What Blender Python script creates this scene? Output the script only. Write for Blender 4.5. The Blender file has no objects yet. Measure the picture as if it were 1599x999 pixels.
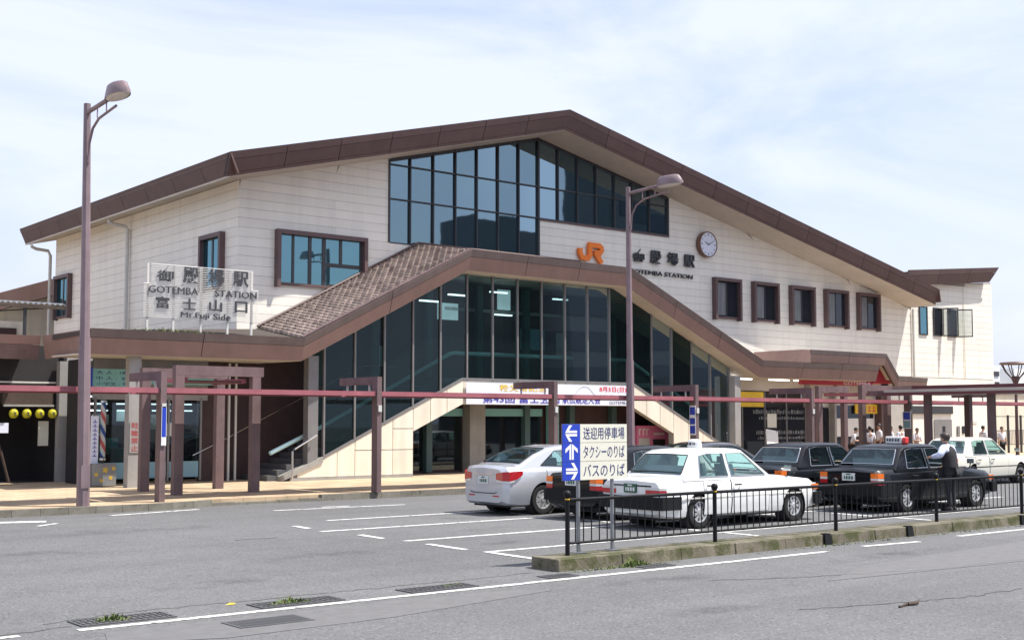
import bpy, bmesh, math, random
from mathutils import Vector, Matrix
random.seed(7)
R = math.radians
SC = bpy.context.scene
COL = SC.collection

# ------------------------------------------------------------------ camera
cam_d = bpy.data.cameras.new('camera'); cam = bpy.data.objects.new('camera', cam_d); COL.objects.link(cam)
A = R(39.03); P = R(4.0)
Fh = Vector((math.sin(A), math.cos(A), 0)); Rt = Vector((math.cos(A), -math.sin(A), 0)); Zu = Vector((0, 0, 1))
F = math.cos(P)*Fh + math.sin(P)*Zu; U = -math.sin(P)*Fh + math.cos(P)*Zu
cam.matrix_world = Matrix(((Rt.x, U.x, -F.x, 0), (Rt.y, U.y, -F.y, 0), (Rt.z, U.z, -F.z, 2.05), (0, 0, 0, 1)))
cam_d.sensor_width = 36; cam_d.lens = 1941/1599*36; cam_d.shift_y = 19.5/1599
cam_d.clip_start = 0.1; cam_d.clip_end = 6000
SC.camera = cam

# ------------------------------------------------------------------ light
SUN = Vector((1.04, -1.0, 2.8)).normalized()
elev = math.asin(SUN.z); az = math.atan2(SUN.x, SUN.y)
W = bpy.data.worlds.new('World'); SC.world = W; W.use_nodes = True
nt = W.node_tree; nt.nodes.clear()
def N(t, kind, **k):
    n = t.nodes.new(kind)
    for a, b in k.items(): setattr(n, a, b)
    return n
out = N(nt, 'ShaderNodeOutputWorld'); bg = N(nt, 'ShaderNodeBackground'); bg.inputs[1].default_value = 0.105
sky = N(nt, 'ShaderNodeTexSky', sky_type='NISHITA', sun_disc=False, sun_elevation=elev, sun_rotation=az,
        air_density=1.3, dust_density=2.5, ozone_density=1.0)
tc = N(nt, 'ShaderNodeTexCoord'); mp = N(nt, 'ShaderNodeMapping'); mp.inputs['Scale'].default_value = (1.0, 1.6, 3.4); mp.inputs['Rotation'].default_value = (0, R(9), R(24))
nz = N(nt, 'ShaderNodeTexNoise'); nz.inputs['Scale'].default_value = 2.3; nz.inputs['Detail'].default_value = 9
nz.inputs['Roughness'].default_value = 0.58; nz.inputs['Distortion'].default_value = 0.5
rp = N(nt, 'ShaderNodeValToRGB'); rp.color_ramp.elements[0].position = 0.37; rp.color_ramp.elements[1].position = 0.58
rp.color_ramp.elements[0].color = (0.47, 0.47, 0.47, 1); rp.color_ramp.elements[1].color = (0.96, 0.96, 0.96, 1)
mx = N(nt, 'ShaderNodeMix', data_type='RGBA'); mx.inputs[7].default_value = (5.1, 5.5, 6.9, 1)
L = nt.links.new
L(tc.outputs['Generated'], mp.inputs[0]); L(mp.outputs[0], nz.inputs[0]); L(nz.outputs[0], rp.inputs[0])
L(rp.outputs[0], mx.inputs[0]); L(sky.outputs[0], mx.inputs[6]); L(mx.outputs[2], bg.inputs[0]); L(bg.outputs[0], out.inputs[0])
sun_d = bpy.data.lights.new('sun', 'SUN'); sun_d.energy = 4.6; sun_d.angle = R(0.53); sun_d.color = (1.0, 0.95, 0.87)
sun = bpy.data.objects.new('sun', sun_d); COL.objects.link(sun); sun.rotation_euler = SUN.to_track_quat('Z', 'Y').to_euler(); sun.location = (0, 0, 60)
SC.view_settings.view_transform = 'Standard'; SC.view_settings.look = 'None'; SC.view_settings.gamma = 1
SC.view_settings.use_curve_mapping = False; SC.view_settings.exposure = 0.76
SC.cycles.max_bounces = 6; SC.cycles.transparent_max_bounces = 12

# ------------------------------------------------------------------ materials
def M(name, col, rough=0.6, metal=0.0, var=0.10, scale=2.0, bump=0.0, bscale=60, spec=0.5, coat=0.0, orand=0.0, streak=0.0, emit=0.0, dirt=None):
    m = bpy.data.materials.new(name); m.use_nodes = True; t = m.node_tree; b = t.nodes['Principled BSDF']; l = t.links.new
    b.inputs['Roughness'].default_value = rough; b.inputs['Metallic'].default_value = metal
    b.inputs['Specular IOR Level'].default_value = spec; b.inputs['Coat Weight'].default_value = coat; b.inputs['Coat Roughness'].default_value = 0.03
    co = N(t, 'ShaderNodeTexCoord'); no = N(t, 'ShaderNodeTexNoise'); no.inputs['Scale'].default_value = scale; no.inputs['Detail'].default_value = 6
    no.inputs['Roughness'].default_value = 0.65
    l(co.outputs['Object'], no.inputs[0])
    mr = N(t, 'ShaderNodeMapRange'); mr.inputs[1].default_value = 0.3; mr.inputs[2].default_value = 0.7
    mr.inputs[3].default_value = 1-var; mr.inputs[4].default_value = 1+var; l(no.outputs[0], mr.inputs[0])
    val = mr.outputs[0]
    if orand:
        oi = N(t, 'ShaderNodeObjectInfo'); m2 = N(t, 'ShaderNodeMapRange'); m2.inputs[3].default_value = 1-orand; m2.inputs[4].default_value = 1+orand*0.6
        l(oi.outputs['Random'], m2.inputs[0]); mm = N(t, 'ShaderNodeMath', operation='MULTIPLY'); l(val, mm.inputs[0]); l(m2.outputs[0], mm.inputs[1]); val = mm.outputs[0]
    if streak:
        mp = N(t, 'ShaderNodeMapping'); mp.inputs['Scale'].default_value = (2.2, 2.2, 0.16); n3 = N(t, 'ShaderNodeTexNoise'); n3.inputs['Scale'].default_value = 1.6; n3.inputs['Detail'].default_value = 5
        l(co.outputs['Object'], mp.inputs[0]); l(mp.outputs[0], n3.inputs[0])
        m3 = N(t, 'ShaderNodeMapRange'); m3.inputs[1].default_value = 0.42; m3.inputs[2].default_value = 0.66; m3.inputs[3].default_value = 1.0; m3.inputs[4].default_value = 1-streak
        l(n3.outputs[0], m3.inputs[0]); mm = N(t, 'ShaderNodeMath', operation='MULTIPLY'); l(val, mm.inputs[0]); l(m3.outputs[0], mm.inputs[1]); val = mm.outputs[0]
    sc = N(t, 'ShaderNodeVectorMath', operation='SCALE'); sc.inputs[0].default_value = col[:3]; l(val, sc.inputs[3])
    colout = sc.outputs[0]
    if dirt:
        n4 = N(t, 'ShaderNodeTexNoise'); n4.inputs['Scale'].default_value = dirt[1]; n4.inputs['Detail'].default_value = 8; n4.inputs['Roughness'].default_value = 0.7
        l(co.outputs['Object'], n4.inputs[0]); m4 = N(t, 'ShaderNodeMapRange'); m4.inputs[1].default_value = dirt[2]; m4.inputs[2].default_value = dirt[2]+0.12
        l(n4.outputs[0], m4.inputs[0]); mi = N(t, 'ShaderNodeMix', data_type='RGBA'); mi.inputs[7].default_value = (*dirt[0], 1)
        l(m4.outputs[0], mi.inputs[0]); l(colout, mi.inputs[6]); colout = mi.outputs[2]
    l(colout, b.inputs['Base Color'])
    if emit:
        l(colout, b.inputs['Emission Color']); b.inputs['Emission Strength'].default_value = emit
    if bump:
        n2 = N(t, 'ShaderNodeTexNoise'); n2.inputs['Scale'].default_value = bscale; n2.inputs['Detail'].default_value = 4; l(co.outputs['Object'], n2.inputs[0])
        bp = N(t, 'ShaderNodeBump'); bp.inputs['Strength'].default_value = bump; bp.inputs['Distance'].default_value = 0.01
        l(n2.outputs[0], bp.inputs['Height']); l(bp.outputs[0], b.inputs['Normal'])
    return m

def glassy(name, body, refl, fac, rough=0.02, trans=0.0, tint=(0.5, 0.7, 0.7), wob=0.0):
    """window glass: a mirror-like film over a dark or see-through sheet"""
    m = bpy.data.materials.new(name); m.use_nodes = True; t = m.node_tree; t.nodes.clear(); l = t.links.new
    o = N(t, 'ShaderNodeOutputMaterial'); g = N(t, 'ShaderNodeBsdfGlossy'); g.inputs[0].default_value = (*refl, 1); g.inputs[1].default_value = rough
    d = N(t, 'ShaderNodeBsdfDiffuse'); d.inputs[0].default_value = (*body, 1)
    co = N(t, 'ShaderNodeTexCoord'); no = N(t, 'ShaderNodeTexNoise'); no.inputs['Scale'].default_value = 0.9; no.inputs['Detail'].default_value = 3
    l(co.outputs['Object'], no.inputs[0])
    if wob:
        bp = N(t, 'ShaderNodeBump'); bp.inputs['Strength'].default_value = wob; bp.inputs['Distance'].default_value = 0.02; l(no.outputs[0], bp.inputs['Height']); l(bp.outputs[0], g.inputs['Normal'])
    base = d.outputs[0]
    if trans:
        tr = N(t, 'ShaderNodeBsdfTransparent'); tr.inputs[0].default_value = (*tint, 1)
        m0 = N(t, 'ShaderNodeMixShader'); m0.inputs[0].default_value = trans; l(d.outputs[0], m0.inputs[1]); l(tr.outputs[0], m0.inputs[2]); base = m0.outputs[0]
    fr = N(t, 'ShaderNodeFresnel'); fr.inputs[0].default_value = 1.5
    ma = N(t, 'ShaderNodeMath', operation='ADD'); ma.use_clamp = True; ma.inputs[1].default_value = fac; l(fr.outputs[0], ma.inputs[0])
    mi = N(t, 'ShaderNodeMixShader'); l(ma.outputs[0], mi.inputs[0]); l(base, mi.inputs[1]); l(g.outputs[0], mi.inputs[2]); l(mi.outputs[0], o.inputs[0])
    return m

def asphalt_mat():
    m = bpy.data.materials.new('asphalt'); m.use_nodes = True; t = m.node_tree; b = t.nodes['Principled BSDF']; l = t.links.new
    co = N(t, 'ShaderNodeTexCoord')
    def noise(s, d=4, r=0.6, sc=(1, 1, 1)):
        mp = N(t, 'ShaderNodeMapping'); mp.inputs['Scale'].default_value = sc; l(co.outputs['Object'], mp.inputs[0])
        n = N(t, 'ShaderNodeTexNoise'); n.inputs['Scale'].default_value = s; n.inputs['Detail'].default_value = d; n.inputs['Roughness'].default_value = r; l(mp.outputs[0], n.inputs[0]); return n.outputs[0]
    def rng(x, a, b_, c, d):
        r = N(t, 'ShaderNodeMapRange'); r.inputs[1].default_value = a; r.inputs[2].default_value = b_; r.inputs[3].default_value = c; r.inputs[4].default_value = d; l(x, r.inputs[0]); return r.outputs[0]
    def mul(a, b_):
        r = N(t, 'ShaderNodeMath', operation='MULTIPLY'); l(a, r.inputs[0]); l(b_, r.inputs[1]); return r.outputs[0]
    v = rng(noise(0.22, 5), 0.35, 0.65, 0.90, 1.07)
    v = mul(v, rng(noise(1.3, 5, 0.7), 0.3, 0.7, 0.93, 1.05))
    v = mul(v, rng(noise(0.35, 4, 0.6, (0.12, 2.6, 1)), 0.40, 0.62, 1.03, 0.93))
    v = mul(v, rng(noise(34, 3, 0.7), 0.3, 0.7, 0.80, 1.16))
    vo = N(t, 'ShaderNodeTexVoronoi'); vo.inputs['Scale'].default_value = 46; l(co.outputs['Object'], vo.inputs[0])
    sp = N(t, 'ShaderNodeSeparateColor'); l(vo.outputs['Color'], sp.inputs[0])
    v = mul(v, rng(sp.outputs[0], 0.82, 1.0, 1.0, 1.55))
    v = mul(v, rng(sp.outputs[1], 0.86, 1.0, 1.0, 0.50))
    st = rng(noise(0.9, 6, 0.75), 0.66, 0.74, 1.0, 0.80); v = mul(v, st)
    sc = N(t, 'ShaderNodeVectorMath', operation='SCALE'); sc.inputs[0].default_value = (0.126, 0.127, 0.130); l(v, sc.inputs[3]); l(sc.outputs[0], b.inputs['Base Color'])
    b.inputs['Roughness'].default_value = 0.86; b.inputs['Specular IOR Level'].default_value = 0.3
    bp = N(t, 'ShaderNodeBump'); bp.inputs['Strength'].default_value = 0.5; bp.inputs['Distance'].default_value = 0.006; l(noise(90, 3, 0.7), bp.inputs['Height']); l(bp.outputs[0], b.inputs['Normal'])
    return m

def paint_mat():                                                # worn road paint: thin spots let the asphalt through
    m = M('road_paint', (0.62, 0.62, 0.60), 0.75, var=0.08, scale=6, dirt=((0.2, 0.2, 0.195), 9.0, 0.50), bump=0.3, bscale=90); return m

def paving_mat():
    m = bpy.data.materials.new('paving'); m.use_nodes = True; t = m.node_tree; b = t.nodes['Principled BSDF']; l = t.links.new
    co = N(t, 'ShaderNodeTexCoord'); br = N(t, 'ShaderNodeTexBrick'); br.inputs['Scale'].default_value = 1.0
    br.inputs['Color1'].default_value = (0.47, 0.355, 0.235, 1); br.inputs['Color2'].default_value = (0.41, 0.305, 0.20, 1); br.inputs['Mortar'].default_value = (0.29, 0.22, 0.15, 1)
    br.inputs['Mortar Size'].default_value = 0.012; br.inputs['Brick Width'].default_value = 0.6; br.inputs['Row Height'].default_value = 0.3
    l(co.outputs['Object'], br.inputs[0])
    no = N(t, 'ShaderNodeTexNoise'); no.inputs['Scale'].default_value = 1.4; no.inputs['Detail'].default_value = 6; l(co.outputs['Object'], no.inputs[0])
    mr = N(t, 'ShaderNodeMapRange'); mr.inputs[1].default_value = 0.3; mr.inputs[2].default_value = 0.7; mr.inputs[3].default_value = 0.75; mr.inputs[4].default_value = 1.2; l(no.outputs[0], mr.inputs[0])
    sc = N(t, 'ShaderNodeVectorMath', operation='SCALE'); l(br.outputs[0], sc.inputs[0]); l(mr.outputs[0], sc.inputs[3]); l(sc.outputs[0], b.inputs['Base Color']); b.inputs['Roughness'].default_value = 0.85
    return m

def stain_mat():
    m = bpy.data.materials.new('oil_stain'); m.use_nodes = True; t = m.node_tree; b = t.nodes['Principled BSDF']; l = t.links.new
    b.inputs['Base Color'].default_value = (0.055, 0.053, 0.052, 1); b.inputs['Roughness'].default_value = 0.6
    co = N(t, 'ShaderNodeTexCoord'); gr = N(t, 'ShaderNodeVectorMath', operation='LENGTH'); l(co.outputs['Object'], gr.inputs[0])
    oi = N(t, 'ShaderNodeNewGeometry'); no = N(t, 'ShaderNodeTexNoise'); no.inputs['Scale'].default_value = 1.7; no.inputs['Detail'].default_value = 7; no.inputs['Roughness'].default_value = 0.7; l(oi.outputs['Position'], no.inputs[0])
    r1 = N(t, 'ShaderNodeMapRange'); r1.inputs[1].default_value = 1.0; r1.inputs[2].default_value = 0.2; l(gr.outputs['Value'], r1.inputs[0])
    r2 = N(t, 'ShaderNodeMapRange'); r2.inputs[1].default_value = 0.42; r2.inputs[2].default_value = 0.70; r2.inputs[4].default_value = 0.38; l(no.outputs[0], r2.inputs[0])
    mu = N(t, 'ShaderNodeMath', operation='MULTIPLY'); l(r1.outputs[0], mu.inputs[0]); l(r2.outputs[0], mu.inputs[1]); l(mu.outputs[0], b.inputs['Alpha'])
    return m
m_stain = stain_mat(); m_asph = asphalt_mat(); m_paint = paint_mat(); m_pave = paving_mat()
m_patch = M('dark_asphalt', (0.12, 0.118, 0.119), 0.8, var=0.14, scale=5, bump=0.4, bscale=90)
m_crack = M('crack', (0.09, 0.088, 0.085), 0.95, var=0.3, scale=9)
m_kerb = M('kerb_concrete', (0.155, 0.145, 0.12), 0.9, var=0.25, scale=3, bump=0.6, bscale=30, dirt=((0.07, 0.07, 0.045), 5.0, 0.56), orand=0.12)
m_moss = M('mossy_concrete', (0.135, 0.120, 0.088), 0.95, var=0.35, scale=2.4, bump=0.9, bscale=26, dirt=((0.055, 0.058, 0.020), 2.2, 0.47), orand=0.1)
m_board = M('cream_board', (0.79, 0.755, 0.68), 0.55, var=0.04, scale=0.7, orand=0.045, streak=0.06, bump=0.08, bscale=20)
m_core = M('wall_joint', (0.36, 0.34, 0.32), 0.9)
m_panel = M('cream_panel', (0.73, 0.67, 0.56), 0.5, var=0.05, scale=1.2, orand=0.05, streak=0.12)
m_brown = M('brown_metal', (0.116, 0.072, 0.066), 0.5, var=0.10, scale=1.1, orand=0.09, streak=0.10, spec=0.35)
m_browncap = M('brown_metal_cap', (0.140, 0.090, 0.086), 0.5, var=0.10, scale=1.1, orand=0.09, streak=0.08, spec=0.35)  # slightly lighter brown for the fascia cap strips
m_porch = M('porch_metal', (0.245, 0.158, 0.136), 0.5, var=0.09, scale=1.1, orand=0.08, streak=0.08, spec=0.35)
m_tile = M('roof_tile', (0.32, 0.255, 0.225), 0.8, var=0.22, scale=4)
def island_vary(m, amt):
    t = m.node_tree; b = t.nodes['Principled BSDF']; ge = N(t, 'ShaderNodeNewGeometry'); mr = N(t, 'ShaderNodeMapRange'); mr.inputs[3].default_value = 1-amt; mr.inputs[4].default_value = 1+amt
    t.links.new(ge.outputs['Random Per Island'], mr.inputs[0]); src = b.inputs['Base Color'].links[0].from_socket; sc = N(t, 'ShaderNodeVectorMath', operation='SCALE')
    t.links.new(src, sc.inputs[0]); t.links.new(mr.outputs[0], sc.inputs[3]); t.links.new(sc.outputs[0], b.inputs['Base Color'])
island_vary(m_tile, 0.30)
m_tilegap = M('roof_underlay', (0.055, 0.042, 0.036), 0.9)
m_soffit = M('soffit', (0.50, 0.45, 0.39), 0.8, var=0.08, scale=1.0, streak=0.06)
m_mull = M('dark_mullion', (0.035, 0.034, 0.038), 0.4, spec=0.5, var=0.1)
m_mull2 = M('grey_mullion', (0.20, 0.195, 0.195), 0.4, metal=0.2)
m_frame = M('window_frame', (0.115, 0.072, 0.072), 0.5, var=0.1, spec=0.4)
m_gup = glassy('hall_glass', (0.015, 0.035, 0.045), (0.24, 0.345, 0.405), 0.62, wob=0.04)
m_glow = glassy('stair_glass', (0.015, 0.03, 0.033), (0.46, 0.58, 0.62), 0.008, trans=0.78, tint=(0.33, 0.50, 0.50), wob=0.02)
m_gteal = glassy('teal_glass', (0.02, 0.09, 0.11), (0.20, 0.365, 0.43), 0.60, wob=0.04)
m_gdark = glassy('dark_glass', (0.018, 0.02, 0.026), (0.6, 0.65, 0.7), 0.03)
m_gcar = glassy('car_glass', (0.02, 0.032, 0.036), (0.62, 0.75, 0.78), 0.04, trans=0.92, tint=(0.74, 0.88, 0.86))
m_gclear = glassy('clear_glass', (0.1, 0.1, 0.1), (0.8, 0.8, 0.8), 0.0, trans=0.93, tint=(0.9, 0.93, 0.92))
m_gshop = glassy('shop_glass', (0.02, 0.025, 0.03), (0.7, 0.75, 0.8), 0.02, trans=0.8, tint=(0.55, 0.65, 0.65))
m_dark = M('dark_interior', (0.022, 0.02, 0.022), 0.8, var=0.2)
m_maroon = M('maroon_wall', (0.05, 0.026, 0.026), 0.7, var=0.2, scale=3)
m_wood = M('dark_wood', (0.06, 0.04, 0.03), 0.7, var=0.25, scale=5)
m_post = M('mauve_post', (0.158, 0.105, 0.107), 0.55, var=0.16, scale=3, streak=0.22, dirt=((0.11, 0.06, 0.04), 4.0, 0.63))
m_lamp = M('mauve_lamp', (0.215, 0.155, 0.168), 0.5, var=0.14, scale=2.5, streak=0.22, dirt=((0.14, 0.075, 0.05), 3.2, 0.64))
m_pink = M('pink_metal', (0.32, 0.10, 0.12), 0.55, var=0.22, scale=1.6, dirt=((0.20, 0.07, 0.07), 2.6, 0.58))
m_darkred = M('dark_red_metal', (0.12, 0.035, 0.045), 0.5, var=0.1)
m_conc = M('concrete', (0.30, 0.29, 0.27), 0.85, var=0.14, scale=2, bump=0.3, bscale=30, streak=0.1)
m_colgrey = M('grey_column', (0.30, 0.29, 0.28), 0.6, var=0.1, streak=0.1)
m_white = M('white_paint', (0.78, 0.78, 0.76), 0.5, var=0.03)
m_slat = M('pale_slat', (0.55, 0.54, 0.51), 0.5, var=0.08)
m_letter = M('dark_letter', (0.045, 0.047, 0.055), 0.5, var=0.1)
m_orange = M('orange_sign', (0.85, 0.20, 0.02), 0.35, var=0.04)
m_blue = M('sign_blue', (0.012, 0.045, 0.42), 0.4, var=0.05)
m_navy = M('sign_navy', (0.015, 0.02, 0.14), 0.5, var=0.05)
m_ivory = M('sign_ivory', (0.66, 0.65, 0.55), 0.45, var=0.04)
m_galv = M('galvanised', (0.26, 0.27, 0.28), 0.45, metal=0.5, var=0.12)
m_grate = M('grate_steel', (0.10, 0.10, 0.105), 0.6, metal=0.3, var=0.2)
m_fence = M('fence_paint', (0.007, 0.0072, 0.009), 0.5, var=0.3, spec=0.22)
m_yellow = M('yellow', (0.75, 0.50, 0.03), 0.5)
m_teald = M('dark_teal_paint', (0.06, 0.11, 0.11), 0.5)
m_dullred = M('faded_red', (0.36, 0.07, 0.07), 0.7, var=0.3, scale=14)
m_dullwhite = M('dull_white', (0.42, 0.46, 0.44), 0.6)
m_dullblue = M('dull_blue', (0.02, 0.06, 0.24), 0.6)
m_clockrim = M('clock_brown', (0.17, 0.09, 0.06), 0.4)
m_capgrey = M('cap_metal', (0.165, 0.128, 0.120), 0.5, var=0.12, scale=1.1, orand=0.08, streak=0.12)
m_red = M('red', (0.40, 0.025, 0.05), 0.5)
m_step = M('dark_step', (0.09, 0.09, 0.095), 0.85, var=0.15)
m_rail = M('pale_teal_rail', (0.60, 0.85, 0.85), 0.35, metal=0.2)
m_redbrt = M('bright_red', (0.70, 0.05, 0.05), 0.45)
m_teal = M('teal_board', (0.20, 0.45, 0.44), 0.5, var=0.06)
m_bluep = M('pale_blue_panel', (0.20, 0.36, 0.42), 0.5, var=0.08)
m_violet = M('violet_print', (0.06, 0.05, 0.36), 0.5)
m_pinkv = M('pink_machine', (0.75, 0.22, 0.38), 0.4, var=0.03)
m_ban = M('banner_cloth', (0.66, 0.69, 0.80), 0.7, var=0.03)
m_chrome = M('chrome', (0.62, 0.63, 0.64), 0.18, metal=1.0, var=0.02)
m_rim = M('wheel_silver', (0.50, 0.51, 0.52), 0.35, metal=0.5, var=0.05)
m_tyre = M('tyre_rubber', (0.011, 0.011, 0.012), 0.9, var=0.2, scale=9)
m_bump = M('bumper_plastic', (0.007, 0.0075, 0.009), 0.65, var=0.15, spec=0.25)
m_wpaint = M('white_car_paint', (0.72, 0.73, 0.72), 0.3, coat=0.8, var=0.02)
m_cpaint = M('cream_car_paint', (0.62, 0.61, 0.54), 0.3, coat=0.8, var=0.02)
m_spaint = M('silver_car_paint', (0.50, 0.52, 0.56), 0.33, metal=0.45, coat=0.9, var=0.02)
m_bpaint = M('black_car_paint', (0.004, 0.005, 0.007), 0.32, coat=0.38, var=0.05, spec=0.2)
m_gpaint = M('charcoal_car_paint', (0.03, 0.032, 0.036), 0.25, coat=1.0, var=0.05)
m_tail = M('tail_red', (0.42, 0.012, 0.02), 0.15, coat=0.8)
m_amber = M('indicator_amber', (0.85, 0.17, 0.01), 0.2, coat=0.8)
m_clear = M('clear_lens', (0.6, 0.6, 0.58), 0.15, coat=0.8)
m_plate = M('plate_white', (0.66, 0.67, 0.66), 0.4)
m_plateg = M('plate_green', (0.02, 0.10, 0.05), 0.4)
m_seat = M('seat_cover', (0.50, 0.56, 0.58), 0.8)
m_office = M('office_wall', (0.10, 0.105, 0.11), 0.7, var=0.1)
m_skin = M('skin', (0.50, 0.30, 0.21), 0.55, var=0.06)
m_hair = M('hair', (0.012, 0.010, 0.010), 0.45, var=0.3, scale=40, bump=0.5, bscale=80)
m_hairb = M('brown_hair', (0.035, 0.024, 0.018), 0.5, var=0.3, scale=40, bump=0.5, bscale=80)
m_shirt = M('white_shirt', (0.78, 0.77, 0.82), 0.8, var=0.05, scale=8, bump=0.3, bscale=18)
m_shirtb = M('pale_blue_shirt', (0.58, 0.63, 0.80), 0.8, var=0.05, scale=8, bump=0.3, bscale=18)
m_vest = M('black_vest', (0.018, 0.016, 0.020), 0.85, var=0.2, scale=8, bump=0.3, bscale=18)
m_trous = M('dark_trousers', (0.02, 0.021, 0.028), 0.85, var=0.2, scale=8)
m_skirt = M('navy_skirt', (0.03, 0.035, 0.06), 0.85, var=0.1)
m_shoe = M('black_shoe', (0.012, 0.012, 0.012), 0.4)
m_leaf = M('weed_green', (0.10, 0.145, 0.035), 0.8, var=0.6, scale=30, dirt=((0.17, 0.14, 0.07), 18.0, 0.52))
m_hill = M('far_wooded_hill', (0.085, 0.105, 0.11), 0.9, var=0.2, scale=0.02)
m_lit = M('lit_tube', (0.95, 0.97, 1.0), 0.5, emit=3.0)
m_litsign = M('lit_panel', (0.75, 0.85, 0.9), 0.5, emit=0.5)
m_lantern = M('yellow_lantern', (0.42, 0.38, 0.015), 0.6, var=0.06, emit=0.04)
m_barb = None

# ------------------------------------------------------------------ mesh helpers
ORG = {}
class MB:
    def __init__(s): s.v = []; s.f = []
    def add(s, vs, fs):
        o = len(s.v); s.v += [tuple(p) for p in vs]; s.f += [tuple(i+o for i in q) for q in fs]; return s
    def hexa(s, p):   # 0-3 bottom ring, 4-7 top ring
        return s.add(p, [(0, 3, 2, 1), (4, 5, 6, 7), (0, 1, 5, 4), (1, 2, 6, 5), (2, 3, 7, 6), (3, 0, 4, 7)])
    def box(s, x0, x1, y0, y1, z0, z1):
        return s.hexa([(x0, y0, z0), (x1, y0, z0), (x1, y1, z0), (x0, y1, z0), (x0, y0, z1), (x1, y0, z1), (x1, y1, z1), (x0, y1, z1)])
    def prism(s, pts, off):
        n = len(pts); off = Vector(off); b = [Vector(p) for p in pts]; t = [p+off for p in b]
        return s.add(b+t, [tuple(range(n-1, -1, -1)), tuple(range(n, 2*n))]+[(i, (i+1) % n, (i+1) % n+n, i+n) for i in range(n)])
    def xz(s, poly, y, th):      # polygon in the facade plane (x,z), front at y, thickness th going back
        return s.prism([(x, y, z) for x, z in poly], (0, th, 0))
    def yz(s, poly, x, th): return s.prism([(x, y, z) for y, z in poly], (th, 0, 0))
    def xy(s, poly, z, th): return s.prism([(x, y, z) for x, y in poly], (0, 0, th))
    def tube(s, pts, r, n=8, cap=True):
        pts = [Vector(p) for p in pts]; rs = r if isinstance(r, (list, tuple)) else [r]*len(pts)
        o = len(s.v); up = Vector((0, 0, 1))
        for i, p in enumerate(pts):
            d = (pts[min(i+1, len(pts)-1)]-pts[max(i-1, 0)]).normalized()
            a = d.cross(up if abs(d.z) < .95 else Vector((1, 0, 0))).normalized(); b = a.cross(d)
            for k in range(n):
                an = 2*math.pi*k/n; q = p+rs[i]*(math.cos(an)*a+math.sin(an)*b); s.v.append(tuple(q))
        for i in range(len(pts)-1):
            for k in range(n):
                k2 = (k+1) % n; s.f.append((o+i*n+k, o+i*n+k2, o+(i+1)*n+k2, o+(i+1)*n+k))
        if cap:
            s.f.append(tuple(o+k for k in range(n-1, -1, -1))); e = o+(len(pts)-1)*n; s.f.append(tuple(e+k for k in range(n)))
        return s
    def lathe(s, prof, c, axis='z', n=16, cap=True):   # prof = [(r,h)]
        o = len(s.v)
        for r, h in prof:
            for k in range(n):
                a = 2*math.pi*k/n; u, v = r*math.cos(a), r*math.sin(a)
                p = {'z': (u, v, h), 'y': (u, h, v), 'x': (h, u, v)}[axis]; s.v.append((p[0]+c[0], p[1]+c[1], p[2]+c[2]))
        for i in range(len(prof)-1):
            for k in range(n):
                k2 = (k+1) % n; s.f.append((o+i*n+k, o+i*n+k2, o+(i+1)*n+k2, o+(i+1)*n+k))
        if cap: s.f.append(tuple(o+k for k in range(n-1, -1, -1))); e = o+(len(prof)-1)*n; s.f.append(tuple(e+k for k in range(n)))
        return s
    def ribbon(s, pts, w, y, th):        # thick polyline in the facade plane
        for i in range(len(pts)-1):
            a, b = Vector(pts[i]), Vector(pts[i+1]); d = (b-a).normalized(); nn = Vector((-d.y, d.x))*w/2
            e = d*w*0.28; a2, b2 = (a-e if i else a), (b+e if i < len(pts)-2 else b)
            dy = 0.0012*(i % 3)
            s.xz([tuple(a2-nn), tuple(b2-nn), tuple(b2+nn), tuple(a2+nn)], y-dy, th)
        return s
    def build(s, name, mat, parent=None, smooth=False, kind=None, ang=40, bevel=0):
        me = bpy.data.meshes.new(name); o = bpy.data.objects.new(name, me)
        org = Vector((0, 0, 0)); q = parent
        while q is not None:
            if q.name in ORG: org = ORG[q.name]
            q = q.parent
        me.from_pydata([(x-org.x, y-org.y, z-org.z) for x, y, z in s.v], [], s.f); me.materials.append(mat)
        bm = bmesh.new(); bm.from_mesh(me); bmesh.ops.recalc_face_normals(bm, faces=bm.faces)
        if bevel: bmesh.ops.bevel(bm, geom=list(bm.edges), offset=bevel, segments=1, affect='EDGES', profile=0.5)
        bm.to_mesh(me); bm.free()
        if smooth:
            me.shade_smooth(); me.set_sharp_from_angle(angle=R(ang))
        COL.objects.link(o)
        if parent is not None: o.parent = parent
        if kind: o['kind'] = kind
        return o

def tag(o, label, cat, group=None):
    o['label'] = label; o['category'] = cat
    if group: o['group'] = group
    return o
def thing(name, label, cat, loc=(0, 0, 0), group=None):
    o = bpy.data.objects.new(name, None); COL.objects.link(o); o.location = loc; ORG[o.name] = Vector(loc); o.empty_display_size = 0.3
    return tag(o, label, cat, group)
def copy_tree(o, parent=None):
    c = o.copy(); COL.objects.link(c)
    if parent is not None: c.parent = parent
    for ch in list(o.children): copy_tree(ch, c)
    return c
def dup(mesh_obj, name, loc, parent):                     # a sibling part that shares its mesh
    c = bpy.data.objects.new(name, mesh_obj.data); COL.objects.link(c); c.parent = parent; c.location = loc; return c

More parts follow.
